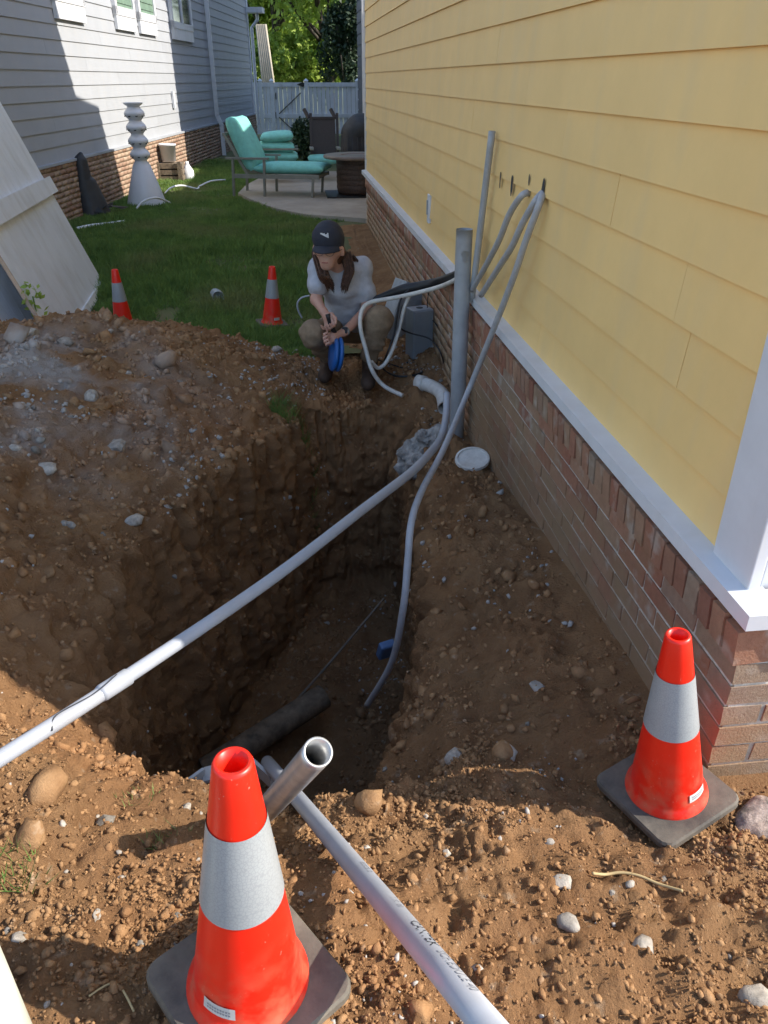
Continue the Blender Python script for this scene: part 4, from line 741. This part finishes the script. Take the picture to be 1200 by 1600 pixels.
q0, q1, q2, q3 = P(272, 1246, d=2.4), P(318, 1212, d=2.5), P(392, 1192, d=2.5), P(425, 1222, d=2.4)
MB().bar(q0, q1, .012, .06).bar(q1, q2, .06, .012).build('channel', PVC, chn); MB().bar(q2, q3, .012, .05).build('channel_end', PVC, chn)
# far end of the trench
pe = thing('white_drain_elbow', 'muddy white drain pipe elbow lying by the thick conduit', 'pipe'); MB().tube([tuple(P(652, 597, z=.11)), tuple(P(672, 603, z=.11)), tuple(P(690, 615, z=.10)), tuple(P(695, 638, z=.08))], .045, 20, smoothn=4, hollow=.88).build('pipe', CABW, pe, smooth=True)
a3 = P(652, 597, z=.11); b3 = P(664, 600, z=.11); MB().tube([tuple(a3), tuple(b3)], .052, 20).build('collar', CABW, pe, smooth=True)
q = P(752, 720, z=.1); q[2] = ground_at(q[0]-.05, q[1])+.035; n = 18
MB().lathe([(.085*(1), -.01), (.095, 0), (.092, .014), (.08, .016), (.078, .008)], 20).build('pipe_cap', CABW, loc=tuple(q-np.array((.05, 0, 0))), rot=(.25, -.12, 0), label='round muddy white pipe cap lying by the brick wall', category='pipe cap', smooth=False)
q = P(668, 690, z=0.0); link('concrete_lump', roughen(sdf_mesh('concrete_lump', [((q[0]-.08, q[1], -.12), (q[0]+.08, q[1]+.02, -.04), .11, .1), ((q[0], q[1], .0), (q[0]+.06, q[1], .02), .08, .07)], CHUNK, .009, .02), .035, 16), label='grey lump of rough concrete at the foot of thick conduit', category='concrete')
q = P(1165, 1255, z=.36); link('mortar_lump', sdf_mesh('mortar_lump', [((q[0]+.02, q[1], .29), (q[0]+.07, q[1]+.02, .30), .03, .036), ((q[0]+.05, q[1]-.03, .28), (q[0]+.1, q[1], .29), .032, .028), ((q[0]+.0, q[1]-.02, .28), (q[0]+.03, q[1]-.03, .29), .02, .024)], mat('rubble', (.42, .33, .28), .95, var=.35, vs=45, bump=1, bs=80), .004, .004), label='pinkish rubble lump at brick corner behind the cone', category='rubble')
# electrical enclosures
def enclosure(c, d, R, m, label, knock=True):
    t = thing('electrical_box', label, 'electrical box', loc=c); t.rotation_euler = R.to_euler(); MB().box((0, 0, d[2]/2), d).build('housing', m, t, bevel=.006); MB().box((0, -d[1]/2-.004, d[2]/2), (d[0]*.96, .01, d[2]*.96)).build('cover', m, t, bevel=.003)
    if knock: MB().lathe([(.025, .001), (.025, .003)], 16, (0, 0, d[2])).build('knockout', DARK, t)
q = P(658, 556, z=.09); enclosure((q[0]-.02, q[1], .09), (.16, .13, .36), RZ(18), BOXM, 'grey steel electrical box standing upright near the brick wall')
q = P(607, 535, z=.1); enclosure((q[0]+.06, q[1]+.2, .06), (.26, .16, .46), RZ(25) @ RY(24), GALV, 'dusty blue-grey electrical box tilted behind the worker', False)
# wrapped cable bundle and white cables
bp_ = [P(722, 425, x=.99), P(690, 438, x=.95), P(660, 446, y=5.1), P(630, 452, y=5.15), P(600, 462, y=5.2), P(575, 470, y=5.2)]
pipe('taped_cable_bundle', [tuple(q) for q in bp_], [.022, .026, .030, .034, .022, .012], BLK, 'black taped cable bundle stretching from the conduit to the worker', 'cable')
pipe('white_cable', [tuple(q) for q in (P(722, 432, x=.975), P(690, 447, x=.93), P(650, 458, y=5.05), P(612, 466, y=5.1), P(580, 472, y=5.1), P(566, 484, y=5.05), P(563, 510, y=5.0), P(572, 548, y=4.95), P(582, 580, y=4.9), P(600, 603, y=4.9), P(629, 618, z=.07))], .014, CABW, 'white cable looping down in front of the worker to the soil', 'cable')
pipe('white_cable', [tuple(q) for q in (P(642, 458, y=5.12), P(632, 480, y=5.1), P(622, 520, y=5.08), P(607, 560, y=5.0), P(592, 575, y=5.0), P(580, 565, y=4.97))], .013, CABW, 'white cable loop hanging below the taped bundle', 'cable')
pipe('black_cable', [tuple(q) for q in (P(640, 460, y=5.13), P(628, 482, y=5.12), P(625, 510, y=5.12), P(640, 520, y=5.2), P(672, 530, y=5.1), P(690, 555, y=5.0), P(690, 578, z=.1), P(660, 590, z=.08), P(625, 578, z=.08), P(640, 565, z=.08), P(672, 565, z=.08), P(685, 580, z=.09))], .0055, BLK, 'thin black cable coiled on the soil by the electrical box', 'cable', seg=8)
pipe('black_cable', [tuple(q) for q in (P(640, 452, y=5.1), P(625, 470, y=5.08), P(616, 520, y=5.05), P(604, 555, y=5.02), P(598, 575, z=.09), P(622, 588, z=.09), P(655, 584, z=.1), P(668, 572, z=.1), P(645, 566, z=.1))], .007, BLK, 'black cable following the white loop to the coil on the soil', 'cable', seg=8)
pipe('black_cable', [tuple(q) for q in (P(585, 560, z=.1), P(620, 572, z=.1), P(650, 578, z=.1), P(680, 568, z=.1), P(694, 545, y=5.2), P(690, 520, y=5.3), P(676, 500, y=5.35))], .005, BLK, 'thin black cable running from the person past the electrical box', 'cable', seg=8)
pipe('brown_wire', [tuple(q) for q in (P(674, 440, x=.93), P(668, 470, x=.95), P(668, 510, x=.96))], .003, INK, 'thin dark wire dangling from the bundle against the brick', 'wire', seg=6)
q = P(339, 466, z=.05); pf = thing('grey_pipe_fitting', 'short grey pipe fitting lying on the lawn between two cones', 'pipe fitting'); MB().tube([(q[0]+.02, q[1]-.06, .075), (q[0]+.015, q[1]-.03, .075), (q[0], q[1]+.02, .075), (q[0]-.02, q[1]+.09, .075)], [.058, .058, .052, .05], 20, hollow=.85).build('pipe', GALV, pf, smooth=True)
pipe('thin_hose', [tuple(P(u, v, y=5.7)) for u, v in ((484, 462), (472, 465), (465, 473), (466, 485), (472, 497))], .007, PVCL, 'thin grey line arching out of the grass beside the worker', 'line', seg=8)
# pale barrel and wall material at the front left
pb = P(-24, 1560, z=.78); MB().tube([(pb[0], pb[1], .5), (pb[0], pb[1], .8), (pb[0], pb[1], 1.15)], .04, 28, hollow=.9).build('pale_plastic_post', PALE, smooth=True, label='pale cream plastic post at the front left of the soil', category='post')
for (u, v, z, L_, r_) in ((930, 1345, .42, .22, .0035), (120, 1500, .66, .1, .002), (470, 1600, .6, .1, .002)):
    q = P(u, v, z=z); pts = []
    for k in range(6): x, y = q[0]+L_*k/5*.8, q[1]-L_*k/5*.25+.03*sin(k*.7); pts.append((x, y, ground_at(x, y)+.008))
    pipe('dry_stalk', pts, r_, STRAW, 'curved dry straw stalk lying on the sunlit soil' if L_ > .2 else ('thin dry stalk in the shadow left of the front cone' if u < 300 else 'thin dry stalk under the printed conduit'), 'stalk', seg=6)

# ---------------------------------------------------------------- worker
wk = thing('person', 'crouching person in grey t-shirt, navy cap and khaki trousers holding a blue reel', 'person')
J = lambda u, v, y: np.array(P(u, v, y=y))
hd = J(513, 388, 5.08); nk = J(527, 418, 5.2); shR = J(500, 418, 5.2); shL = J(563, 420, 5.3); chst = J(533, 440, 5.28); pel = J(556, 500, 5.6); bly = J(543, 478, 5.38)
elR = J(494, 468, 5.12); wrR = J(505, 486, 4.98); elL = J(574, 484, 5.2); wrL = J(538, 519, 4.98)
hR = J(512, 494, 4.95); hL = J(522, 526, 4.93)
knR = J(489, 522, 5.05); knL = J(592, 500, 5.08); anR = J(512, 556, 5.3); anL = J(578, 556, 5.12); hpR = J(540, 508, 5.55); hpL = J(572, 508, 5.6)
S = []
S += [(hd, hd+np.array((0, .02, .03)), .088, .092), (hd+np.array((-.012, -.045, -.055)), hd+np.array((-.005, -.02, 0)), .052, .075), (hd+np.array((.0, .03, -.05)), nk, .052, .052), (nk, chst, .055, .1)]
fdir = np.array((-.30, -.93, -.05)); fdir /= np.linalg.norm(fdir); fr = np.cross(fdir, (0, 0, 1)); fr /= np.linalg.norm(fr); fu = np.cross(fr, fdir)
ns = hd+fdir*.09-fu*.02; S += [(ns+fu*.032-fdir*.012, ns+fdir*.004, .007, .011, .01), (hd+fdir*.083-fu*.068-fr*.02, hd+fdir*.083-fu*.068+fr*.02, .009, .009, .006), (hd+fdir*.058-fu*.098-fr*.012, hd+fdir*.058-fu*.098+fr*.012, .024, .024, .03)]
for s in (-1, 1): S += [(hd+fr*.088*s+fdir*.0-fu*.0, hd+fr*.092*s-fu*.035, .016, .012, .01)]
S += [(shR, elR, .042, .037), (elR, wrR, .038, .025), (shL, elL, .044, .038), (elL, wrL, .039, .026), (chst, bly, .12, .11), (shR, shL, .05, .05)]
def hand(wr, c, tip, across, thumb):
    tip = tip/np.linalg.norm(tip); across = across/np.linalg.norm(across); nrm = np.cross(tip, across); o = [(wr, c, .024, .026), (c-across*.02, c+tip*.04-across*.025, .017, .015), (c+across*.02, c+tip*.04+across*.025, .017, .015)]
    for i, (k, l_) in enumerate(((-.034, .036), (-.012, .042), (.011, .04), (.033, .03))):
        a = c+tip*.042+across*k; b = a+tip*l_*.8+nrm*.012; d = b+tip*l_*.2+nrm*.032; e = d-tip*.02+nrm*.018; o += [(a, b, .0095, .009, .005), (b, d, .009, .0085, .005), (d, e, .0085, .0075, .005)]
    a = c-tip*.01+across*thumb*.035; b = a+across*thumb*.022+tip*.03+nrm*.01; d = b+tip*.03+nrm*.015; return o+[(a, b, .013, .011, .006), (b, d, .011, .009, .006)]
S += hand(wrR, hR, np.array((.25, -.35, -.8)), np.array((.8, -.5, .2)), 1)
S += hand(wrL, hL, np.array((-.85, -.35, -.25)), np.array((.1, -.5, -.8)), -1)
link('body', sdf_mesh('body', S, SKIN, .0065, .018), parent=wk)
bR = shR+(elR-shR)*.62; bL = shL+(elL-shL)*.62
T_ = [(shR+(.0, 0, .0), shL, .07, .075), (shR, bR, .07, .068), (shL, bL, .073, .072), (chst, bly, .145, .14), (chst+np.array((0, .1, 0)), pel+np.array((0, .02, .06)), .13, .15), (bly, pel+np.array((0, 0, .02)), .14, .15), (nk+np.array((0, .03, -.035)), chst, .07, .12)]
for i in range(7): a = bly+np.array((-.13+.045*i, -.10, -.06)); T_.append((a, a+np.array((.02, .0, .12)), .014, .01, .02))
link('t_shirt', roughen(sdf_mesh('t_shirt', T_, SHIRT, .008, .045), .010, (7, 7, 15), 3, False), parent=wk)
TR = [(hpR, knR, .105, .085), (hpL, knL, .105, .088), (knR, anR, .085, .06), (knL, anL, .088, .062), (hpR, hpL, .12, .12), (pel, pel+np.array((0, .02, -.05)), .14, .13)]
for kn, an, s in ((knR, anR, 1), (knL, anL, 1)):
    for i in range(4): a = kn+(an-kn)*(.12+.2*i); TR.append((a+np.array((-.06, -.045, .01*i)), a+np.array((.06, -.05, -.02)), .016, .012, .02))
link('trousers', roughen(sdf_mesh('trousers', TR, PANTS, .008, .04), .010, (9, 9, 16), 6, False), parent=wk)
for an in (anR, anL):
    q = an.copy(); g_ = .07; link('boot', sdf_mesh('boot', [(q+np.array((0, .02, .02)), np.array((q[0], q[1], g_+.05)), .058, .052), ((q[0], q[1]+.02, g_+.04), (q[0]-.03, q[1]-.17, g_+.035), .05, .046), ((q[0]-.03, q[1]-.15, g_+.03), (q[0]-.035, q[1]-.2, g_+.03), .045, .04)], BOOT, .009, .02), parent=wk)
HR = [(hd+np.array((.015, .06, .02)), hd+np.array((.03, .085, -.07)), .088, .07)]
HR += [(hd+np.array((.06, .05, -.02)), J(548, 410, 5.3), .04, .03, .03)]
hs = MB(); hrn = random.Random(4)
for sd_, l0, m0, e0, cnt in ((1, J(540, 396, 5.16), J(546, 422, 5.12), J(538, 449, 5.07), 46), (-1, hd+fr*.075+np.array((0, .03, -.03)), J(506, 430, 5.03), J(518, 448, 5.06), 30), (1, J(546, 400, 5.22), J(556, 414, 5.26), J(572, 428, 5.38), 22)):
    for k in range(cnt*3):
        o1 = np.array([hrn.uniform(-.032, .03), hrn.uniform(-.014, .014), hrn.gauss(0, .008)]); o2 = o1+np.array([hrn.gauss(0, .002), 0, 0]); o3 = o1*.7+np.array([hrn.gauss(0, .003), 0, hrn.gauss(0, .018)])
        hs.tube([tuple(l0+o1), tuple((l0+m0)/2+o2), tuple(m0+o2), tuple((m0+e0)/2+o2*.9), tuple(e0+o3)], [.0042, .0042, .004, .0036, .0015], 4, smoothn=3)
hs.build('hair_strands', HAIR, wk, smooth=True)
link('hair', sdf_mesh('hair', HR, HAIR, .007, .02), parent=wk)
cu_ = fu*.97; cc = hd+fu*.068-fdir*.008; cp = link('cap', sdf_mesh('cap', [(cc, cc+fu*.010-fdir*.012, .098, .088), (cc+fdir*.012, cc-fdir*.03-fu*.02, .094, .096)], CAPM, .006, .02), parent=wk)
V = []; nb_ = 10
for t_ in (0, 1):
    for r_ in (.085, .175):
        for k in range(nb_+1):
            a = (k/nb_-.5)*2.3; dp = .012*(1-cos(a))*2 if r_ > .1 else 0; rr_ = .082 if r_ < .1 else .09+.085*cos(a*.62)
            V.append(cc+fdir*(cos(a)*rr_)+fr*(sin(a)*min(rr_, .098))-fu*(.030+.32*(rr_-.09)+dp+.006*t_))
m2 = nb_+1; Fc = [(k, k+1, m2+k+1, m2+k) for k in range(nb_)]+[(2*m2+k+1, 2*m2+k, 3*m2+k, 3*m2+k+1) for k in range(nb_)]+[(m2+k, m2+k+1, 3*m2+k+1, 3*m2+k) for k in range(nb_)]
MB().add(V, Fc).build('brim', CAPM, cp, smooth=True)
V = []; Fc = []
for i in range(7):
    a = -.28+.07*i; hgt = [.03, .02, .014, .017, .013, .012, .008][i]; base = cc+fdir*(.1055*cos(a))+fr*(.1055*sin(a))+fu*(.018+.0035*i); k = len(V); s_ = fr*.0036; V += [base-s_, base+s_, base+s_*1.4+fu*hgt, base-s_*.4+fu*hgt]; Fc.append((k, k+1, k+2, k+3))
MB().add([v+fdir*.003 for v in V], Fc).build('cap_emblem', WHITE, cp)
gm_ = MB()
for s in (-1, 1):
    c = hd+fdir*.098+fr*.033*s-fu*.004; gm_.tube([tuple(c+fr*.027*cos(t)+fu*.021*sin(t)) for t in np.linspace(0, 2*pi, 13)], .0013, 5); gm_.tube([tuple(c+fr*.027*s), tuple(hd+fr*.095*s+fdir*.01)], .002, 5)
    for (nm, off_, r_, m_) in (('eye', fdir*.072+fr*.032*s-fu*.004, .014, INK), ('eyebrow', 0, 0, HAIR)):
        if nm == 'eye': link('eye', sdf_mesh('eye', [(hd+off_+fdir*.009-fr*.006, hd+off_+fdir*.009+fr*.006, .0055, .0055)], m_, .003, .003), parent=wk)
        else: MB().tube([tuple(hd+fdir*.085+fr*(.032*s+d)+fu*(.016-abs(d)*.2)) for d in (-.018, 0, .018)], .004, 5).build('eyebrow', HAIR, wk)
gm_.tube([tuple(hd+fdir*.1-fr*.008), tuple(hd+fdir*.1+fr*.008)], .002, 5); gm_.build('glasses', INK, wk)
MB().tube([tuple(hd+fdir*.096-fu*.066-fr*.02), tuple(hd+fdir*.102-fu*.065), tuple(hd+fdir*.096-fu*.066+fr*.02)], .0035, 6).build('lips', mat('lip', (.40, .13, .11), .5), wk)
wv = (wrL-elL)/np.linalg.norm(wrL-elL); q = wrL-wv*.012
MB().tube([tuple(q-wv*.011), tuple(q+wv*.011)], .0305, 20).build('watch_strap', PVC, wk, smooth=True); MB().box(q+np.array((-.005, -.026, .014)), (.036, .014, .04), RZ(-25) @ RX(-25)).build('watch_face', INK, wk, bevel=.004)
rl = thing('cable_reel', 'blue fish tape reel with black handle held by the person', 'cable reel'); rc = J(525, 553, 4.93); R = RZ(8)@RY(10); rad = .115
for dx in (-.016, .016): link('disc', MB().lathe([(.045, -.013), (rad-.008, -.013), (rad, -.004), (rad, .004), (rad-.008, .013), (.045, .013)], 36).mesh('disc'), BLUE, rl, True, loc=tuple(rc+np.array(R @ Vector((dx, 0, 0)))), rot=(R @ RY(90)).to_euler())
MB().tube([tuple(hR+np.array((.0, -.02, .02))), tuple(hR*.5+hL*.5+np.array((.005, -.01, 0))), tuple(hL+np.array((.01, .01, .01))), tuple(rc+np.array((0, 0, rad-.02)))], .017, 10, smoothn=3).build('handle', BLK, rl, smooth=True)
